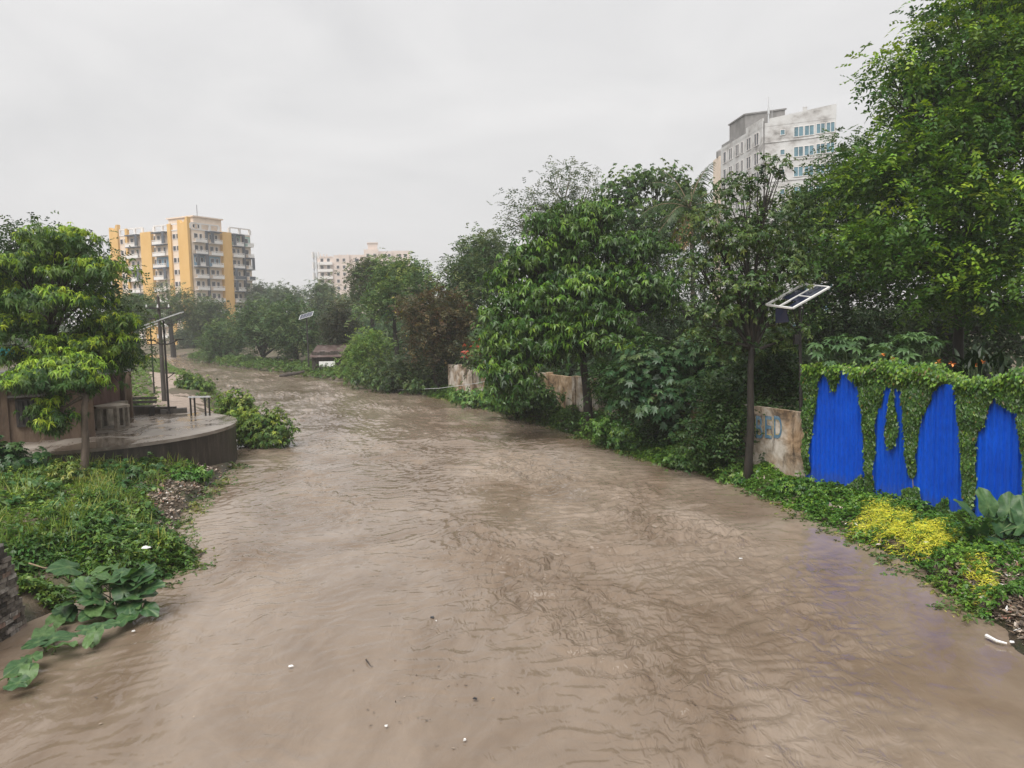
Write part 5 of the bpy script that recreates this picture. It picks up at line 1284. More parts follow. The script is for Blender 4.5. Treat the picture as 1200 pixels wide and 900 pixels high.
# right bank shrubs against the wall and the shore
RS = [
 ('leafy clump at the water edge below the painted letters', 880, 570, 24.6, [(872, 563, 14, 10, 0), (895, 566, 16, 10, -0.2), (855, 556, 12, 8, 0.4)], (0.06, 0.125, 0.03), (0.11, 0.19, 0.04), 'whorl', 130, 0.14),
 ('fresh green clump on the shore below the hanging panel lamp', 940, 580, 22.6, [(930, 574, 22, 11, 0), (960, 580, 20, 11, -0.4)], (0.05, 0.115, 0.022), (0.09, 0.17, 0.03), 'whorl', 130, 0.1),
 ('bright clump where the shore meets the straight trunk shadow', 815, 545, 27.4, [(800, 540, 22, 9, 0), (830, 545, 20, 8, -0.3)], (0.05, 0.105, 0.025), (0.09, 0.16, 0.035), 'whorl', 120, 0.13),
 ('green clump on the shore below the dark bush', 745, 520, 31.5, [(735, 510, 28, 12, 0), (770, 522, 26, 11, -0.5), (705, 500, 20, 9, 0.6)], (0.045, 0.10, 0.022), (0.08, 0.15, 0.03), 'whorl', 170, 0.15),
 ('trailing green clump under the drooping tree', 625, 480, 40, [(625, 466, 26, 10, 0), (590, 466, 24, 9, 2)], (0.045, 0.10, 0.022), (0.08, 0.15, 0.03), 'whorl', 170, 0.2),
 ('pale leaved clump at the shore left of the drooping tree', 550, 470, 48, [(548, 466, 12, 6, 0), (565, 466, 12, 6, 0)], (0.07, 0.14, 0.04), (0.12, 0.2, 0.06), 'whorl', 70, 0.2),
 ('shore bushes below the reddish tree', 470, 452, 61, [(460, 446, 24, 8, 0), (500, 450, 22, 8, -3), (430, 442, 22, 7, 3)], (0.045, 0.085, 0.024), (0.08, 0.13, 0.03), 'whorl', 170, 0.24),
 ('red flowering shrub hanging over the old wall', 572, 418, 50, [(565, 408, 12, 8, 0), (578, 416, 14, 10, 0), (560, 425, 14, 10, 0)], (0.05, 0.08, 0.024), (0.40, 0.07, 0.05), 'whorl', 90, 0.2),
]
for (lab, px, py, Yd, lst, base, fr_, sty, ncl, Ll) in RS:
    b = at(px, py, Yd); b.z = max(gz(b.x, Yd), 0)
    shrub(lab, b, lobes_px(lst, Yd), dict(nclump=ncl, ntip=5, k=6, L=Ll, W=Ll * 0.26, style=sty, base=base, clump_r=0.2 * Yd / 25, flat=0.7, fresh=fr_, fresh_p=0.4, low=0.7, inner=0.15), mat='leaf_wet', r=0.018)

# ------------------------------------------------------------------ elephant ear plants: every leaf a part
m, nt_, p, o = new_mat('taro_leaf')
a = nt_.nodes.new('ShaderNodeAttribute'); a.attribute_name = 'vein'
oi = nt_.nodes.new('ShaderNodeObjectInfo')
r1 = ramp(nt_, oi.outputs['Random'], [(0, (0.032, 0.085, 0.036)), (0.6, (0.05, 0.115, 0.045)), (1, (0.10, 0.18, 0.065))])
c = mixc(nt_, a.outputs['Fac'], r1.outputs[0], (0.13, 0.21, 0.09))
nt_.links.new(c, p.inputs['Base Color']); p.inputs['Roughness'].default_value = 0.4; p.inputs['Specular IOR Level'].default_value = 0.35
tn = noise(nt_, 14, 4, 0.7, coords(nt_)); tb_ = ramp(nt_, tn.outputs[0], [(0.3, (0.62, 0.64, 0.5)), (0.6, (1.1, 1.08, 1.0))]); c = mixc(nt_, 1.0, c, tb_.outputs[0], 'MULTIPLY'); nt_.links.new(c, p.inputs['Base Color'])
tr = nt_.nodes.new('ShaderNodeBsdfTranslucent'); nt_.links.new(mixc(nt_, 1, c, (1.2, 1.3, 0.5), 'MULTIPLY'), tr.inputs[0])
ms = nt_.nodes.new('ShaderNodeMixShader'); ms.inputs[0].default_value = 0.22
nt_.links.new(p.outputs[0], ms.inputs[1]); nt_.links.new(tr.outputs[0], ms.inputs[2]); nt_.links.new(ms.outputs[0], o.inputs[0]); MT['taro_leaf'] = m
def heart_leaf(seed, lobe=0.35, cup=0.25, droop=0.35, wav=0.05, wid=0.40):
    """a heart shaped blade of unit length along +Y, its stalk joint at the origin"""
    r_ = np.random.default_rng(seed); ns, nt2 = 9, 17
    th = np.linspace(-math.pi, math.pi, 33)
    V = [(0, 0, 0)]; vein = [1.0]; F = []
    rings = (0.33, 0.67, 1.0)
    ph = r_.uniform(0, 6)
    for ri, f in enumerate(rings):
        for k, t in enumerate(th[:-1]):
            at_ = abs(t)
            rad = (1.0 - 0.0 * at_) * (math.cos(t / 2) ** 1.1) * 0.72 + lobe * (max(0, math.sin(at_ - 0.55)) ** 0.8 if at_ > 0.55 else 0) * (1 if at_ < 2.7 else max(0.12, (math.pi - at_) / 0.44))
            x, y = math.sin(t) * rad * f * (wid / 0.40) * 0.95, math.cos(t) * rad * f * 1.25
            z = -droop * (y ** 2) * 0.6 + cup * abs(x) ** 1.3 * 0.7 + wav * math.sin(k * 1.37 + ph) * f ** 4 - 0.04 * f
            V.append((x, y, z)); vein.append((0.32 if k % 4 == 0 else 0.0) + (0.4 if k == 16 else 0))
    n = 32
    for k in range(n): F.append((0, 1 + k, 1 + (k + 1) % n))
    for ri in range(2):
        for k in range(n):
            a_, b_ = 1 + ri * n + k, 1 + ri * n + (k + 1) % n
            F.append((a_, a_ + n, b_ + n)); F.append((a_, b_ + n, b_))
    me = bpy.data.meshes.new('leaf'); me.from_pydata(V, [], F); me.polygons.foreach_set('use_smooth', [True] * len(F))
    at2 = me.attributes.new('vein', 'FLOAT', 'POINT'); at2.data.foreach_set('value', vein)
    me.materials.append(MT['taro_leaf']); return me
HL = [heart_leaf(s, lobe=0.25 + 0.05 * (s % 3), cup=0.15 + 0.15 * (s % 2), droop=0.2 + 0.12 * (s % 4), wav=0.03 + 0.012 * s, wid=0.27) for s in range(6)]
def big_leaf(parent, P, L, yaw, pitch, roll, mesh=None, root=None, stalk=0.012, mat='stalk'):
    off = wl(parent)
    b = bpy.data.objects.new('leaf', mesh or random.choice(HL)); C.objects.link(b); b.parent = parent
    b.location = Vector(P) - off; b.rotation_euler = (pitch, roll, yaw); b.scale = (L, L, L)
    if root is not None:
        mb = MB(); mb.tube(curve_pts(root, P, 0.12, 5), [stalk * 1.4, stalk * 1.2, stalk, stalk * 0.8, stalk * 0.6], 5, cap=False); mb.build('stalk', mat, parent)
    return b
MT['stalk'] = surf('stalk', [(0.3, (0.06, 0.10, 0.035)), (0.7, (0.12, 0.17, 0.06))], 6, 0.5, bstr=0)
def taro(label, base, leaves, base_py=None):
    t = thing('elephant_ear_plant', label, 'plant', base, 'elephant ear plants in the flood')
    for (px, py, Yd, Lpx, yaw, pitch, roll) in leaves:
        hz_ = 0.2 + 0.65 * max(0, min(1, (base_py - py) / 45.0)) if base_py else 0.25
        P = atz(px, py, hz_); Yd = P.y
        big_leaf(t, P, 0.95 * Lpx * Yd / FPX, R(yaw), R(pitch + random.uniform(-14, 22)), R(roll + random.uniform(-18, 18)), root=Vector(base) + Vector((random.uniform(-.2, .2), random.uniform(-.2, .2), -0.25)))
    return t
b = atz(140, 712, 0)
taro('largest elephant ear plant, a mound of big heart leaves on the left shore', b, [
 (82, 690, 16.3, 26, 120, 25, 20), (105, 688, 16.4, 26, 60, 25, -10), (126, 680, 16.6, 32, -60, 15, 10), (140, 684, 16.5, 26, -110, 20, 0), (92, 706, 15.7, 30, 140, 10, 10), (75, 712, 15.6, 28, 190, -15, 5),
 (116, 702, 15.9, 26, 130, 20, -20), (138, 702, 15.9, 28, -90, 10, 15), (152, 708, 15.8, 30, 200, -25, 0), (160, 696, 16.2, 28, -70, 10, 10), (172, 690, 16.4, 26, -80, 5, 25), (128, 716, 15.5, 28, 110, 0, -15),
 (170, 712, 15.7, 24, -120, 0, 10), (150, 722, 15.3, 26, 170, -25, 0), (145, 694, 16.2, 28, 20, 30, 0), (110, 716, 15.5, 24, 160, -10, -10), (98, 696, 16.1, 24, 95, 15, 0), (165, 672, 17, 24, -30, 30, 0)] + [(random.uniform(75, 178), random.uniform(664, 716), 16, random.uniform(20, 30), random.uniform(-180, 180), random.uniform(-10, 35), random.uniform(-15, 15)) for _ in range(16)], 716)
b = atz(112, 748, 0)
taro('drooping elephant ear plant of few leaves standing alone in the water', b, [(98, 738, 14.9, 26, -75, 5, -5), (112, 740, 14.8, 22, 190, -40, 0), (120, 733, 15.0, 22, -60, 10, 10), (104, 748, 14.6, 16, 180, -35, 0)])
b = atz(60, 762, 0)
taro('elephant ear plant with curled leaf edges lying low in the water', b, [(62, 748, 14.5, 30, -65, 5, 15), (50, 744, 14.6, 26, 20, 20, 0), (70, 756, 14.3, 26, -95, -5, -20), (45, 752, 14.4, 22, 120, 0, 0), (64, 728, 15.0, 22, 10, 20, 20)])
b = atz(28, 785, 0)
taro('elephant ear plant closest to the left lower corner, with one flat scalloped leaf', b, [(38, 770, 13.8, 26, 40, 20, 0), (26, 778, 13.4, 26, 160, -20, 0), (34, 786, 13.2, 22, 190, -25, 10), (12, 792, 13.1, 22, 110, -5, 10), (22, 800, 12.9, 22, 100, -10, -10)])
b = on_wall(1160, 620); q = atz(1165, 640, 0.5)
t = thing('elephant_ear_plant', 'tall grey green elephant ear plant against the foot of the blue fence', 'plant', q, 'elephant ear plants in the flood')
for (px, py, dY, Lpx, yaw, pitch, roll) in [(1162, 600, 0, 40, 8, 72, 0), (1150, 628, -0.2, 36, 150, 40, 20), (1186, 605, 0.1, 40, -20, 66, 10), (1178, 622, 0.1, 38, 20, 60, -10), (1196, 624, -0.1, 42, -80, 30, 0), (1140, 606, 0, 34, 50, 50, 0), (1136, 622, -0.1, 32, 100, 30, 0),
          (1170, 640, -0.4, 36, -150, -20, 0), (1152, 645, -0.4, 30, 150, -10, 0), (1128, 612, 0.2, 30, 80, 40, 10), (1188, 648, -0.5, 36, -130, -15, 0), (1205, 610, 0, 44, -10, 60, 0), (1214, 640, -0.4, 40, -60, 10, 0), (1168, 615, -0.3, 32, 170, 30, 10)]:
    P = at(px - 4, py - 6, q.y + 0.15 + dY); big_leaf(t, P, 0.7 * Lpx * q.y / FPX, R(yaw), R(pitch), R(roll), root=Vector(q) + Vector((random.uniform(-.3, .3), 0.3, -0.1)))

# ------------------------------------------------------------------ garden plants above the fence
def palmate_mesh(seed):
    r_ = np.random.default_rng(seed); V = []; F = []; vein = []
    for th in np.linspace(-2.3, 2.3, 8):
        L = 1.0 * (0.68 + 0.32 * math.cos(th * 0.8)) * r_.uniform(0.9, 1.1); d = np.array([math.sin(th), math.cos(th), 0]); s = np.array([d[1], -d[0], 0])
        b = len(V)
        for q, wd, z in ((0, 0.05, 0), (0.5, 0.145, 0.02), (1.0, 0.0, -0.22)):
            if wd > 0.1: V += [tuple(d * L * q - s * wd + [0, 0, z + .03]), tuple(d * L * q + [0, 0, z - 0.02]), tuple(d * L * q + s * wd + [0, 0, z + .03])]; vein += [0, 0.5, 0]
            else: V.append(tuple(d * L * q + [0, 0, z])); vein.append(0.3)
        F += [(b, b + 1, b + 2), (b, b + 2, b + 3), (b + 1, b + 4, b + 2), (b + 2, b + 4, b + 3)]
    me = bpy.data.meshes.new('leaf'); me.from_pydata(V, [], F)
    at2 = me.attributes.new('vein', 'FLOAT', 'POINT'); at2.data.foreach_set('value', vein); me.materials.append(MT['taro_leaf']); return me
PL = [palmate_mesh(s) for s in range(4)]
for (lab, cx, cy, wx_, wy_, n, Yd) in (('castor shrub with big hand shaped leaves above the blue fence, beside the lamp', 988, 412, 36, 20, 52, 22.6), ('castor shrub with big hand shaped leaves above the middle of the blue fence', 1066, 410, 42, 20, 64, 21.6)):
    b = at(cx, 470, Yd); b.z = 0.7; t = thing('castor_shrub', lab, 'shrub', b)
    for i in range(n):
        a = random.uniform(0, 6.28); rr = math.sqrt(random.random()); px = cx + wx_ * rr * math.cos(a); py = cy + wy_ * rr * math.sin(a) * (1 if math.sin(a) < 0 else 1.2)
        P = at(px, py, Yd + random.uniform(-0.7, 0.7))
        big_leaf(t, P, random.uniform(0.26, 0.42), random.uniform(0, 6.28), R(random.uniform(-35, 10)), R(random.uniform(-25, 25)), random.choice(PL), root=b.lerp(P, 0.55) if i % 3 == 0 else None, stalk=0.01)
    mb = MB()
    for k in range(4): mb.tube(curve_pts(b + Vector((random.uniform(-.4, .4), 0, -0.2)), at(cx + random.uniform(-25, 25), cy, Yd), 0.05, 5), [0.03, 0.027, 0.024, 0.02, 0.015], 6)
    mb.build('stem', 'stalk', t)
def blade_mesh(seed):
    V = []; F = []; vein = []
    n = 6
    for j in range(n + 1):
        y = j / n; wd = 0.135 * math.sin(math.pi * min(0.98, 0.08 + 0.92 * y)) ** 0.8 if j < n else 0.004
        z = 0.05 * math.sin(y * 3) - 0.12 * y * y * (1 + seed * 0.3)
        V += [(-wd, y, z + wd * 0.35), (0, y, z), (wd, y, z + wd * 0.35)]; vein += [0, 0.6, 0]
    for j in range(n):
        b = j * 3; F += [(b, b + 1, b + 4, b + 3), (b + 1, b + 2, b + 5, b + 4)]
    me = bpy.data.meshes.new('leaf'); me.from_pydata(V, [], F); at2 = me.attributes.new('vein', 'FLOAT', 'POINT'); at2.data.foreach_set('value', vein); me.materials.append(MT['canna_leaf']); return me
MT['canna_leaf'] = MT['taro_leaf'].copy(); MT['canna_leaf'].name = 'canna_leaf'
for nd in MT['canna_leaf'].node_tree.nodes:
    if nd.type == 'VALTORGB':
        for e, c in zip(nd.color_ramp.elements, ((0.04, 0.09, 0.02), (0.065, 0.135, 0.025), (0.11, 0.19, 0.035))): e.color = (*c, 1)
BL = [blade_mesh(s) for s in range(3)]
m, nt_, p, o = new_mat('orange_petal'); n = noise(nt_, 9, 3, 0.5, coords(nt_)); r = ramp(nt_, n.outputs[0], [(0.35, (0.75, 0.20, 0.04)), (0.65, (0.85, 0.42, 0.12))]); nt_.links.new(r.outputs[0], p.inputs['Base Color']); p.inputs['Roughness'].default_value = 0.5; MT['orange_petal'] = m
for (lab, cx, cy, wx_, n, Yd, flowers) in (('canna clump with orange flowers above the right end of the blue fence', 1146, 432, 42, 62, 20.4, ((1099, 424), (1116, 426), (1143, 428), (1151, 425))),
                                           ('small canna clump with two orange flowers between the castor shrubs and the fence top', 1040, 436, 18, 14, 21.2, ((1034, 416), (1046, 419)))):
    b = at(cx, 485, Yd); b.z = 0.8; t = thing('canna_plant', lab, 'plant', b)
    for i in range(n):
        px = cx + random.gauss(0, 0.5) * wx_; py = cy + random.uniform(-14, 8) + abs(px - cx) * 0.14
        P = at(px, py, Yd + random.uniform(-0.5, 0.5)); big_leaf(t, P, random.uniform(0.34, 0.52), random.uniform(0, 6.28), R(random.uniform(35, 75)), R(random.uniform(-20, 20)), random.choice(BL), root=(Vector((P.x, P.y, 0.7)) if i % 3 == 0 else None), stalk=0.012)
    for (px, py) in flowers:
        P = at(px, py, Yd - 0.35); mb = MB(); mb.tube([Vector((P.x, P.y + 0.1, 1.2)), P], [0.012, 0.008], 5); s1 = mb.build('flower_stalk', 'stalk', t)
        mb = MB()
        for k in range(7):
            d = Vector((random.gauss(0, 1), random.gauss(0, 1) - 0.5, random.gauss(0, 0.8) + 0.3)).normalized(); s = d.cross(Vector((0.3, 0.2, 1))).normalized() * 0.035; Lp = random.uniform(0.09, 0.14)
            mb.poly([P, P + d * Lp * 0.5 - s, P + d * Lp - ZUP * 0.03, P + d * Lp * 0.5 + s])
        mb.build('flower', 'orange_petal', t)

# ------------------------------------------------------------------ creeper over the blue fence
from_poly = {
 'band': [(944, 446), (944, 434), (958, 430), (975, 431), (1000, 433), (1030, 434), (1060, 436), (1090, 438), (1112, 441), (1124, 447), (1128, 445), (1150, 447), (1180, 450), (1215, 453), (1300, 461), (1300, 492), (1240, 478), (1215, 488), (1196, 487), (1178, 478), (1168, 467),
          (1165, 474), (1128, 474), (1124, 451), (1110, 451), (1096, 463), (1085, 478), (1064, 480), (1059, 460), (1040, 458), (1032, 474), (1017, 474), (1010, 460), (1000, 446), (990, 440), (984, 452), (979, 465), (975, 450), (970, 442), (962, 450), (957, 470), (948, 470)],
 's1': [(946, 440), (960, 452), (955, 490), (951, 515), (950, 552), (946, 552), (945, 500)],
 's2': [(1009, 455), (1041, 461), (1033, 478), (1030, 495), (1027, 523), (1026, 548), (1025, 575), (1018, 585), (1017, 545), (1015, 515), (1013, 480)],
 's3': [(1049, 455), (1053, 482), (1055, 503), (1053, 517), (1049, 524), (1045, 519), (1041, 503), (1046, 480)],
 's4': [(1058, 460), (1098, 462), (1087, 485), (1078, 514), (1075, 547), (1072, 558), (1067, 552), (1063, 523), (1061, 490)],
 's5': [(1122, 451), (1165, 470), (1162, 497), (1151, 503), (1148, 520), (1147, 592), (1133, 592), (1129, 545), (1127, 507)],
 's6': [(1193, 485), (1226, 480), (1218, 540), (1208, 580), (1201, 520)],
 's7': [(1064, 572), (1078, 570), (1080, 600), (1063, 600)],
 's8': [(1100, 592), (1112, 582), (1116, 604), (1102, 608)],
 's9': [(990, 574), (1014, 556), (1016, 572), (1000, 584)],
}
for k_, pl_ in from_poly.items():
    if k_ == 'band':
        from_poly[k_] = [(x, y - 7 if (y > 449 and x > 985) or 440 <= y < 466 and 962 <= x < 1013 else y) for x, y in pl_]
    elif k_ in ('s2', 's4', 's5', 's6'):
        cx_ = sum(x for x, y in pl_ if y > 500) / max(1, sum(1 for x, y in pl_ if y > 500))
        from_poly[k_] = [(cx_ + (x - cx_) * (0.72 if y > 470 else 0.85), y) for x, y in pl_]
def in_poly(x, y, poly):
    ins = np.zeros(len(x), bool); n = len(poly)
    for i in range(n):
        x1, y1 = poly[i]; x2, y2 = poly[(i + 1) % n]
        c = ((y1 > y) != (y2 > y)) & (x < (x2 - x1) * (y - y1) / (y2 - y1 + 1e-9) + x1); ins ^= c
    return ins
def fence_pts(px, py):
    d = np.array(cr)[None] * ((px - 600) / FPX)[:, None] + np.array(cu)[None] * ((450 - py) / FPX)[:, None] + np.array(fwd)[None]
    n = np.array(FN); t = ((np.array(F0) - np.array([0, 0, EYE])) @ n) / (d @ n)
    return np.array([0, 0, EYE]) + d * t[:, None]
crp = thing('creeper', 'bright green creeper draped over the blue sheet fence in long hanging strands', 'creeper', F0 + FN * 0.05)
for nm, poly in from_poly.items():
    q = np.array(poly, float); lo, hi = q.min(0), q.max(0); area = (hi - lo).prod()
    n = int(area * 4.6); px = rng.uniform(lo[0], hi[0], n); py = rng.uniform(lo[1], hi[1], n)
    jx = px + rng.normal(0, 0.7, n); jy = py + rng.normal(0, 0.9, n)
    ins = in_poly(px, py, poly); px, py = jx[ins], jy[ins]
    P = fence_pts(px, py); n = len(P)
    u = (P - np.array(F0)) @ np.array(FD)
    bul = 0.03 + 0.10 * np.clip(perlin(u * 2.4, P[:, 2] * 1.8) + 0.55, 0, 1.4) + rng.uniform(0, 0.06, n)
    over = sstep(FT - 0.25, FT + 0.15, P[:, 2]); bul = bul + over * rng.uniform(-0.75, 0.15, n)
    P = P + np.array(FN) * bul[:, None]
    P[:, 2] += over * (0.10 + 0.22 * perlin(u * 1.7 + 2, u * 0.3) + rng.normal(0, 0.05, n))
    D = np.array([0, 0, -1.0]) + np.array(FN) * rng.uniform(-0.1, 0.7, (n, 1)) + np.array(FD) * rng.normal(0, 0.55, (n, 1)) + over[:, None] * np.array(FN) * 0.6
    N = np.array(FN) * 1.0 + np.array([0, 0, 0.7]) + rng.normal(0, 0.55, (n, 3))
    V = kites(P, D, N, rng.uniform(0.045, 0.115, n), rng.uniform(0.02, 0.046, n), 0.2, 0.1)
    cv = perlin(u * 2.3 + 7, P[:, 2] * 2.3) * 0.9
    col = leafcols(n, 1, (0.034, 0.078, 0.013), cv, 0.25); f = ((rng.random(n) < 0.10 + 0.6 * over))[:, None]
    col = np.where(f, leafcols(n, 1, (0.10, 0.175, 0.022), cv, 0.2), col)
    dead = (rng.random(n) < 0.025)[:, None]; col = np.where(dead, np.array([0.16, 0.12, 0.03]) * rng.uniform(0.5, 1.3, (n, 1)), col)
    leaf_mesh('strand', [V], [col], 'leaf_wet', crp)
for (a, c) in (((1049, 440), (1049, 520)), ((1070, 470), (1072, 575)), ((1020, 470), (1021, 580)), ((1139, 470), (1140, 590)), ((948, 450), (948, 548))):
    A = fence_pts(np.array([a[0]], float), np.array([a[1]], float))[0]; B = fence_pts(np.array([c[0]], float), np.array([c[1]], float))[0]
    mb = MB(); mb.tube(curve_pts(Vector(A) + FN * 0.05, Vector(B) + FN * 0.05, 0, 5), 0.012, 5); mb.build('vine_stem', 'twig', crp)

# ------------------------------------------------------------------ ground cover (nobody could count it)
def cover(name, pts, h, L, W, k, base, fresh, fp, mat='leaf', style='whorl', big=None):
    n = len(pts); P = pts.copy(); hv = h * np.clip(0.5 + 0.8 * perlin(P[:, 0] * 1.3, P[:, 1] * 1.3) + 0.7 * perlin(P[:, 0] * 0.55 + 9, P[:, 1] * 0.55), 0.08, 1.9)
    P[:, 2] += hv * rng.uniform(0.1, 1.0, n)
    cv = perlin(P[:, 0] * 0.9 + 3, P[:, 1] * 0.9) * 1.1 + rng.normal(0, 0.3, n)
    if style == 'grass':
        A = np.array([0, 0, 1.0]) + rng.normal(0, 0.35, (n, 3)); V = kites(P, A, rand_dirs(n), L * rng.uniform(0.6, 1.3, n), W * np.ones(n), 0.1, 0.1); kk = 1
    else:
        V, kk = whorls(P, np.array([0, 0, 1.0]) + rng.normal(0, 0.3, (n, 3)), k, L, W, el=0.1)
    col = leafcols(n, kk, base, cv); ff = np.repeat((rng.random(n) < fp * np.clip(0.5 + perlin(P[:, 0] * 0.6, P[:, 1] * 0.6) * 1.5, 0, 1.6)), kk)[:, None]
    col = np.where(ff, leafcols(n, kk, fresh, cv * 0.5), col)
    o = leaf_mesh(name, [V], [col], mat, None); o['kind'] = 'stuff'; return o
def scatter(n, x0f, x1f, y0, y1, w=None, hole=None, lowz=0.04):
    y = y0 + (y1 - y0) * rng.random(n) ** (w or 1.0); x = x0f(y) + (x1f(y) - x0f(y)) * rng.random(n)
    z = ground_z(x, y); keep = z > lowz
    if hole is not None: keep &= hole(x, y)
    return np.stack([x, y, z], 1)[keep]
notter = lambda x, y: ((x - TC[0]) ** 2 + (y - TC[1]) ** 2 > (TR + 0.1) ** 2)
pcx = np.array([q.x for q in pc]); pcy = np.array([q.y for q in pc])
offpath = lambda x, y: (np.abs(x - np.interp(y, pcy, pcx)) > 1.5 + 0.4 * perlin(x, y)) | (y > pcy.max())
# left bank weeds; the litter strip is left bare
bare = lambda x, y: notter(x, y) & ~((xl(y) - x < 0.8 + 0.9 * perlin(x * 0.8, y * 0.8)) & (y > 18.4) & (y < 30))
cover('weeds', scatter(14500, lambda y: xl(y) - 9, lambda y: xl(y) - 0.0, 14.6, 27.5, hole=bare), 0.30, 0.09, 0.022, 6, (0.075, 0.13, 0.025), (0.16, 0.235, 0.04), 0.6)
cover('weeds', scatter(3500, lambda y: xl(y) - 2.5, lambda y: xl(y) + 0.35, 14.6, 20.5, hole=bare, lowz=-0.12), 0.4, 0.13, 0.035, 6, (0.045, 0.095, 0.026), (0.09, 0.15, 0.035), 0.4, 'leaf_wet')
cover('weeds', scatter(6500, lambda y: xl(y) - 16, lambda y: xl(y), 35.5, 130, 1.5, lambda x, y: notter(x, y) & offpath(x, y)), 0.3, 0.22, 0.05, 5, (0.07, 0.12, 0.028), (0.10, 0.16, 0.035), 0.4)
cover('grass', scatter(7000, lambda y: xl(y) - 9, lambda y: xl(y) - 0.4, 14.8, 27, hole=lambda x, y: bare(x, y) & (perlin(x * 0.7 + 5, y * 0.7) > 0.0)), 0.24, 0.42, 0.011, 1, (0.11, 0.16, 0.035), (0.22, 0.24, 0.08), 0.5, 'leaf', 'grass')
cover('broad_weeds', scatter(2400, lambda y: xl(y) - 9, lambda y: xl(y) - 0.3, 14.8, 27, hole=lambda x, y: bare(x, y) & (perlin(x * 0.6 + 15, y * 0.6) > 0.05)), 0.42, 0.2, 0.06, 5, (0.05, 0.105, 0.04), (0.15, 0.21, 0.09), 0.5, 'leaf_wet')
# right bank verge between wall and water
cover('verge_plants', scatter(14000, lambda y: xr(y) - 0.3, lambda y: xr(y) + np.clip(3.9 - (y - 15) * 0.33, 0.9, 4), 13.2, 30, lowz=-0.1), 0.27, 0.085, 0.026, 6, (0.052, 0.115, 0.02), (0.10, 0.18, 0.028), 0.45, 'leaf_wet')
cover('verge_plants', scatter(11000, lambda y: xr(y) - 0.3, lambda y: xr(y) + 2.3, 29, 62, lowz=-0.12), 0.5, 0.13, 0.036, 6, (0.05, 0.10, 0.022), (0.095, 0.165, 0.03), 0.5)
cover('verge_plants', scatter(7000, lambda y: xr(y) - 0.2, lambda y: xr(y) + 5, 58, 135, 1.2), 0.7, 0.26, 0.07, 6, (0.055, 0.10, 0.026), (0.09, 0.15, 0.035), 0.45)
cover('undergrowth', scatter(4200, lambda y: xr(y) + 3.4, lambda y: xr(y) + 16, 14, 70), 0.9, 0.3, 0.07, 6, (0.03, 0.06, 0.018), (0.05, 0.09, 0.02), 0.3)

def sprigs(n, xf, y0, y1):
    y = rng.uniform(y0, y1, n); x = xf(y) + rng.normal(0, 0.22, n); z = np.maximum(ground_z(x, y), -0.02)
    keep = z < 0.12
    return np.stack([x, y, z], 1)[keep]
cover('half_sunk_sprigs', np.concatenate([sprigs(1500, lambda y: xr(y) - 0.25, 13, 60), sprigs(700, lambda y: xl(y) + 0.25, 14.6, 30)]), 0.14, 0.13, 0.028, 4, (0.06, 0.10, 0.03), (0.14, 0.15, 0.05), 0.5, 'leaf_wet')
# yellow dodder threads smothering the verge
def thread_patch(name, poly, n, cols, L=0.12):
    q = np.array(poly, float); lo, hi = q.min(0), q.max(0); px = rng.uniform(lo[0], hi[0], n * 3); py = rng.uniform(lo[1], hi[1], n * 3)
    ins = in_poly(px + rng.normal(0, 3, n * 3), py + rng.normal(0, 2, n * 3), poly); px, py = px[ins][:n], py[ins][:n]
    pts = np.array([tuple(atz(a, b_, 0.42)) for a, b_ in zip(px, py)]); pts[:, 2] = np.maximum(ground_z(pts[:, 0], pts[:, 1]), -0.04) + (0.02 + 0.9 * np.clip(ground_z(pts[:, 0], pts[:, 1]), 0, 0.35)) * rng.uniform(0.45, 0.85, len(pts)) * (0.6 + 0.5 * np.abs(perlin(pts[:, 0] * 2, pts[:, 1] * 2)))
    nn = len(pts); D = np.stack([rng.normal(0, 1, nn), rng.normal(0, 1, nn), rng.normal(-0.1, 0.18, nn)], 1)
    V = kites(pts, D, np.array([0, 0, 1.0]) + rng.normal(0, 0.4, (nn, 3)), L * rng.uniform(0.4, 1.4, nn), np.full(nn, 0.0055), 0.1, 0.1)
    c = np.array(cols)[rng.integers(0, len(cols), nn)] * rng.uniform(0.75, 1.2, (nn, 1))
    o = leaf_mesh(name, [V], [c], 'leaf', None); return o
yc = [(0.80, 0.76, 0.06), (0.76, 0.72, 0.07), (0.82, 0.76, 0.12), (0.50, 0.60, 0.07)]
yd = thread_patch('dodder_mat', [(988, 610), (1006, 600), (1022, 593), (1042, 592), (1040, 602), (1062, 606), (1085, 615), (1110, 627), (1130, 638), (1108, 642), (1085, 643), (1062, 636), (1040, 626), (1022, 620), (1004, 617)], 7000, yc)
tag(yd, 'bright yellow dodder vine mat smothering the verge below the blue fence', 'vine')
yd = thread_patch('dodder_mat', [(1126, 672), (1136, 658), (1150, 656), (1158, 670), (1172, 684), (1160, 692), (1138, 686)], 1300, yc)
tag(yd, 'sparse yellow dodder patch nearer the lower right shore', 'vine')
yd = thread_patch('dodder_mat', [(1104, 690), (1124, 684), (1126, 696), (1110, 698)], 300, yc, 0.07); tag(yd, 'small yellow vine scrap at the water edge left of the litter', 'vine')
yd = thread_patch('dodder_mat', [(1146, 719), (1172, 718), (1178, 728), (1158, 730)], 300, yc, 0.07); tag(yd, 'small yellow vine scrap lying on the litter at the lower right shore', 'vine')

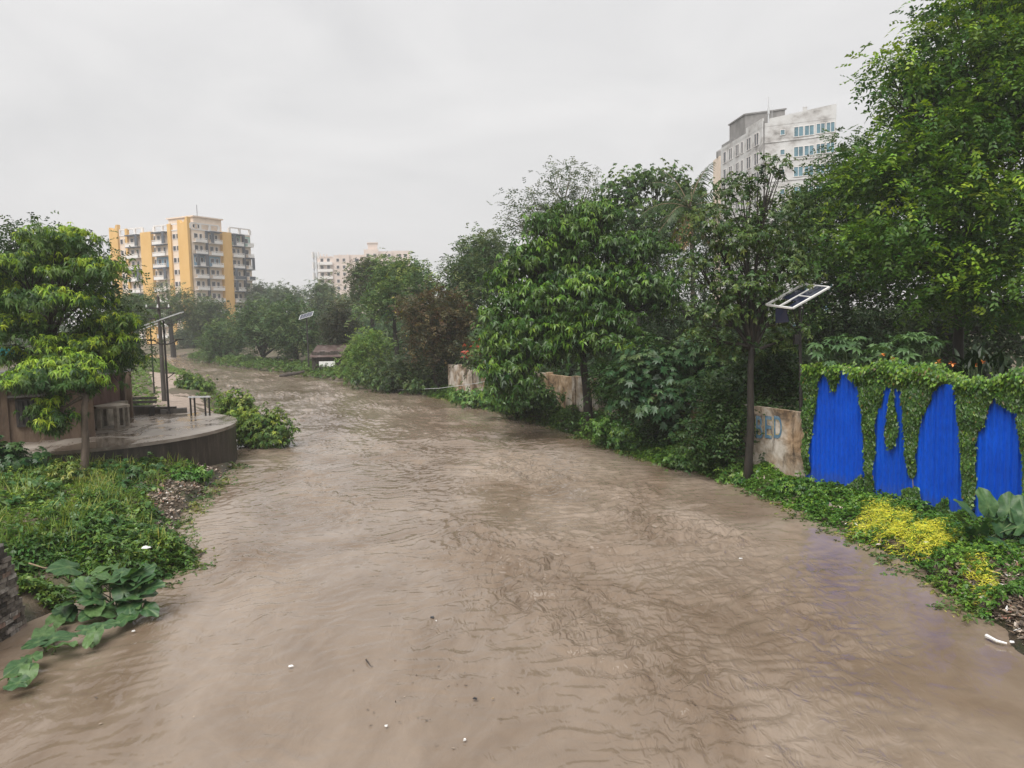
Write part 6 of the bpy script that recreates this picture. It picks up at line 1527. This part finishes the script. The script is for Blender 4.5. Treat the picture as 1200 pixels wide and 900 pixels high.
# litter along both shores
def litter(name, pts, n, k=1.0):
    pts = pts[:n]; nn = len(pts); pts[:, 2] += 0.015
    D = np.stack([rng.normal(0, 1, nn), rng.normal(0, 1, nn), rng.normal(0.1, 0.25, nn)], 1)
    V = kites(pts, D, np.array([0, 0, 1.0]) + rng.normal(0, 0.3, (nn, 3)), k * rng.uniform(0.04, 0.16, nn), k * rng.uniform(0.012, 0.05, nn), 0.15, -0.05)
    pal = np.array([(0.16, 0.11, 0.075), (0.10, 0.075, 0.055), (0.26, 0.2, 0.15), (0.42, 0.35, 0.29), (0.7, 0.68, 0.66), (0.2, 0.16, 0.10), (0.06, 0.045, 0.035), (0.35, 0.16, 0.12)])
    c = pal[rng.choice(8, nn, p=[.24, .22, .2, .11, .03, .1, .08, .02])] * rng.uniform(0.7, 1.2, (nn, 1))
    o = leaf_mesh(name, [V], [c], 'litter', None); o['kind'] = 'stuff'; return o
m, nt_, p, o = new_mat('litter'); a = nt_.nodes.new('ShaderNodeAttribute'); a.attribute_name = 'leafcol'; nt_.links.new(a.outputs[0], p.inputs['Base Color']); p.inputs['Roughness'].default_value = 0.5; MT['litter'] = m
litter('litter', scatter(9000, lambda y: xl(y) - 1.6, lambda y: xl(y) + 0.25, 18.2, 31, hole=notter), 9000)
litter('litter', scatter(9000, lambda y: xr(y) - 0.3, lambda y: xr(y) + 2.2, 11.5, 15.2), 9000)
litter('litter', scatter(2500, lambda y: xr(y) - 0.2, lambda y: xr(y) + 0.7, 15, 26), 2500)
fq = [atz(a, b_, 0.02) for a, b_ in [(random.gauss(500, 45), random.gauss(800, 45)) for _ in range(34)] + [(random.uniform(60, 900), random.uniform(560, 880)) for _ in range(30)] + [(random.gauss(225, 14), random.gauss(640, 25)) for _ in range(26)]]
fl = litter('floating_litter', np.array([tuple(q) for q in fq]), 90, 0.45)
litter('litter', scatter(900, lambda y: xr(y) - 0.1, lambda y: xr(y) + 0.8, 36, 41), 900)

# single things: branches, sticks, scraps
def stick(label, pts, r, mat='twig', name='fallen_branch', cat='branch'):
    t = thing(name, label, cat, pts[0]); mb = MB(); n = len(pts)
    mb.tube(pts, [r * (1 - 0.6 * i / (n - 1)) for i in range(n)], 6); mb.build('wood', mat, t)
    return t
bz = lambda px, py, z=0.55: atz(px, py, z)
t = stick('long pale fallen branch lying over the left bank weeds', [bz(0, 626, .8), bz(35, 625, .8), bz(70, 625, .75), bz(100, 622, .6), bz(112, 612, .6), bz(117, 596, .7)], 0.032)
mb = MB(); mb.tube([bz(100, 622, .6), bz(108, 634, .4), bz(111, 640, .35)], [0.016, 0.012, 0.006], 5); mb.tube([bz(30, 625, .8), bz(28, 614, 0.9)], [0.012, 0.005], 5); mb.build('side_twig', 'twig', t)
stick('short pale twig in the dark castor shrub on the left bank', [bz(34, 660, .75), bz(50, 665, .7), bz(64, 667, .65)], 0.018)
stick('thin forked dry twig standing in the weeds below the tree trunk', [bz(132, 592, .5), bz(137, 580, .8), bz(142, 570, 1.0)], 0.016)
stick('dark broken stick floating off the left shore', [bz(232, 652, .05), bz(241, 646, .06)], 0.02, 'dark_wood')
stick('leaning stick resting against the brown house wall', [bz(38, 530, 1.2), bz(51, 512, 1.9)], 0.02)
t = stick('white plastic pipe lying on the lower right shore', [bz(1156, 745, .06), bz(1168, 751, .07), bz(1180, 754, .06)], 0.035, 'white_paint', 'plastic_pipe', 'pipe')
def scrap(label, px, py, size, mat, z=0.05, cat='scrap', name='floating_scrap'):
    P = atz(px, py, z); me = MB(); n = 6
    ring = [(P.x + size * (0.35 + 0.8 * random.random()) * math.cos(2 * math.pi * i / n), P.y + 0.7 * size * (0.3 + 0.8 * random.random()) * math.sin(2 * math.pi * i / n)) for i in range(n)]
    b = len(me.v); me.v += [(x, y, z - 0.01) for x, y in ring] + [(P.x + (x - P.x) * 0.75, P.y + (y - P.y) * 0.75, z + 0.25 * size * random.uniform(-0.1, 1)) for x, y in ring]
    me.f.append(tuple(range(n, 2 * n)))
    for i in range(n): j = (i + 1) % n; me.f.append((i, j, n + j, n + i))
    o = me.build(name, mat, None); tag(o, label, cat); return o
MT['black_scrap'] = surf('black_scrap', [(0.3, (0.01, 0.01, 0.012)), (0.7, (0.03, 0.03, 0.035))], 9, 0.3, bstr=0)
scrap('black plastic scrap floating in mid river', 507, 723, 0.06, 'black_scrap')
scrap('blue black plastic scrap floating low in mid river', 557, 818, 0.05, 'black_scrap')
scrap('white paper scrap floating in the left part of the river', 341, 780, 0.055, 'white_paint')
scrap('white scrap floating near the bottom of the river, left of centre', 545, 866, 0.05, 'white_paint')
scrap('white scrap floating right of mid river, above the swirl line', 868, 654, 0.05, 'white_paint')
scrap('pale scrap floating just below the left centre foam', 453, 850, 0.04, 'white_paint')
scrap('small tan scrap floating beside the blue black scrap', 578, 818, 0.03, 'twig')
scrap('tiny white fleck beside the black scrap in mid river', 511, 727, 0.02, 'white_paint')
stick('thin dark twig drifting in the left part of the river', [bz(429, 773, .05), bz(434, 780, .05)], 0.014, 'dark_wood', 'floating_twig', 'twig')
scrap('white foam block among the shrub leaves on the left shore', 171, 641, 0.13, 'white_paint', 0.72, 'foam block', 'foam_block')
scrap('white crumpled bag on the litter below the left weeds', 131, 617, 0.16, 'white_paint', 0.42, 'bag', 'plastic_bag')
scrap('white fleck of plastic by the drooping elephant ear', 156, 739, 0.05, 'white_paint')
scrap('white bottle scrap at the end of the plastic pipe', 1186, 752, 0.06, 'white_paint', 0.08)

# ------------------------------------------------------------------ the rain haze over the whole place
mh = bpy.data.materials.new('haze'); mh.use_nodes = True; nh = mh.node_tree; nh.nodes.clear()
oh = nh.nodes.new('ShaderNodeOutputMaterial'); vh = nh.nodes.new('ShaderNodeVolumePrincipled')
vh.inputs['Color'].default_value = (0.93, 0.94, 0.96, 1); vh.inputs['Density'].default_value = 0.00068; vh.inputs['Anisotropy'].default_value = 0.2
nh.links.new(vh.outputs[0], oh.inputs['Volume']); MT['haze'] = mh
mb = MB(); mb.quadbox(Vector((0, 0, 0)), Vector((1, 0, 0)), Vector((0, 1, 0)), ZUP, -3100, 3100, -450, 3100, -2.2, 62); hz = mb.build('haze', 'haze', None); hz['kind'] = 'stuff'
print('tris', sum(len(me.polygons) * 2 for me in bpy.data.meshes))
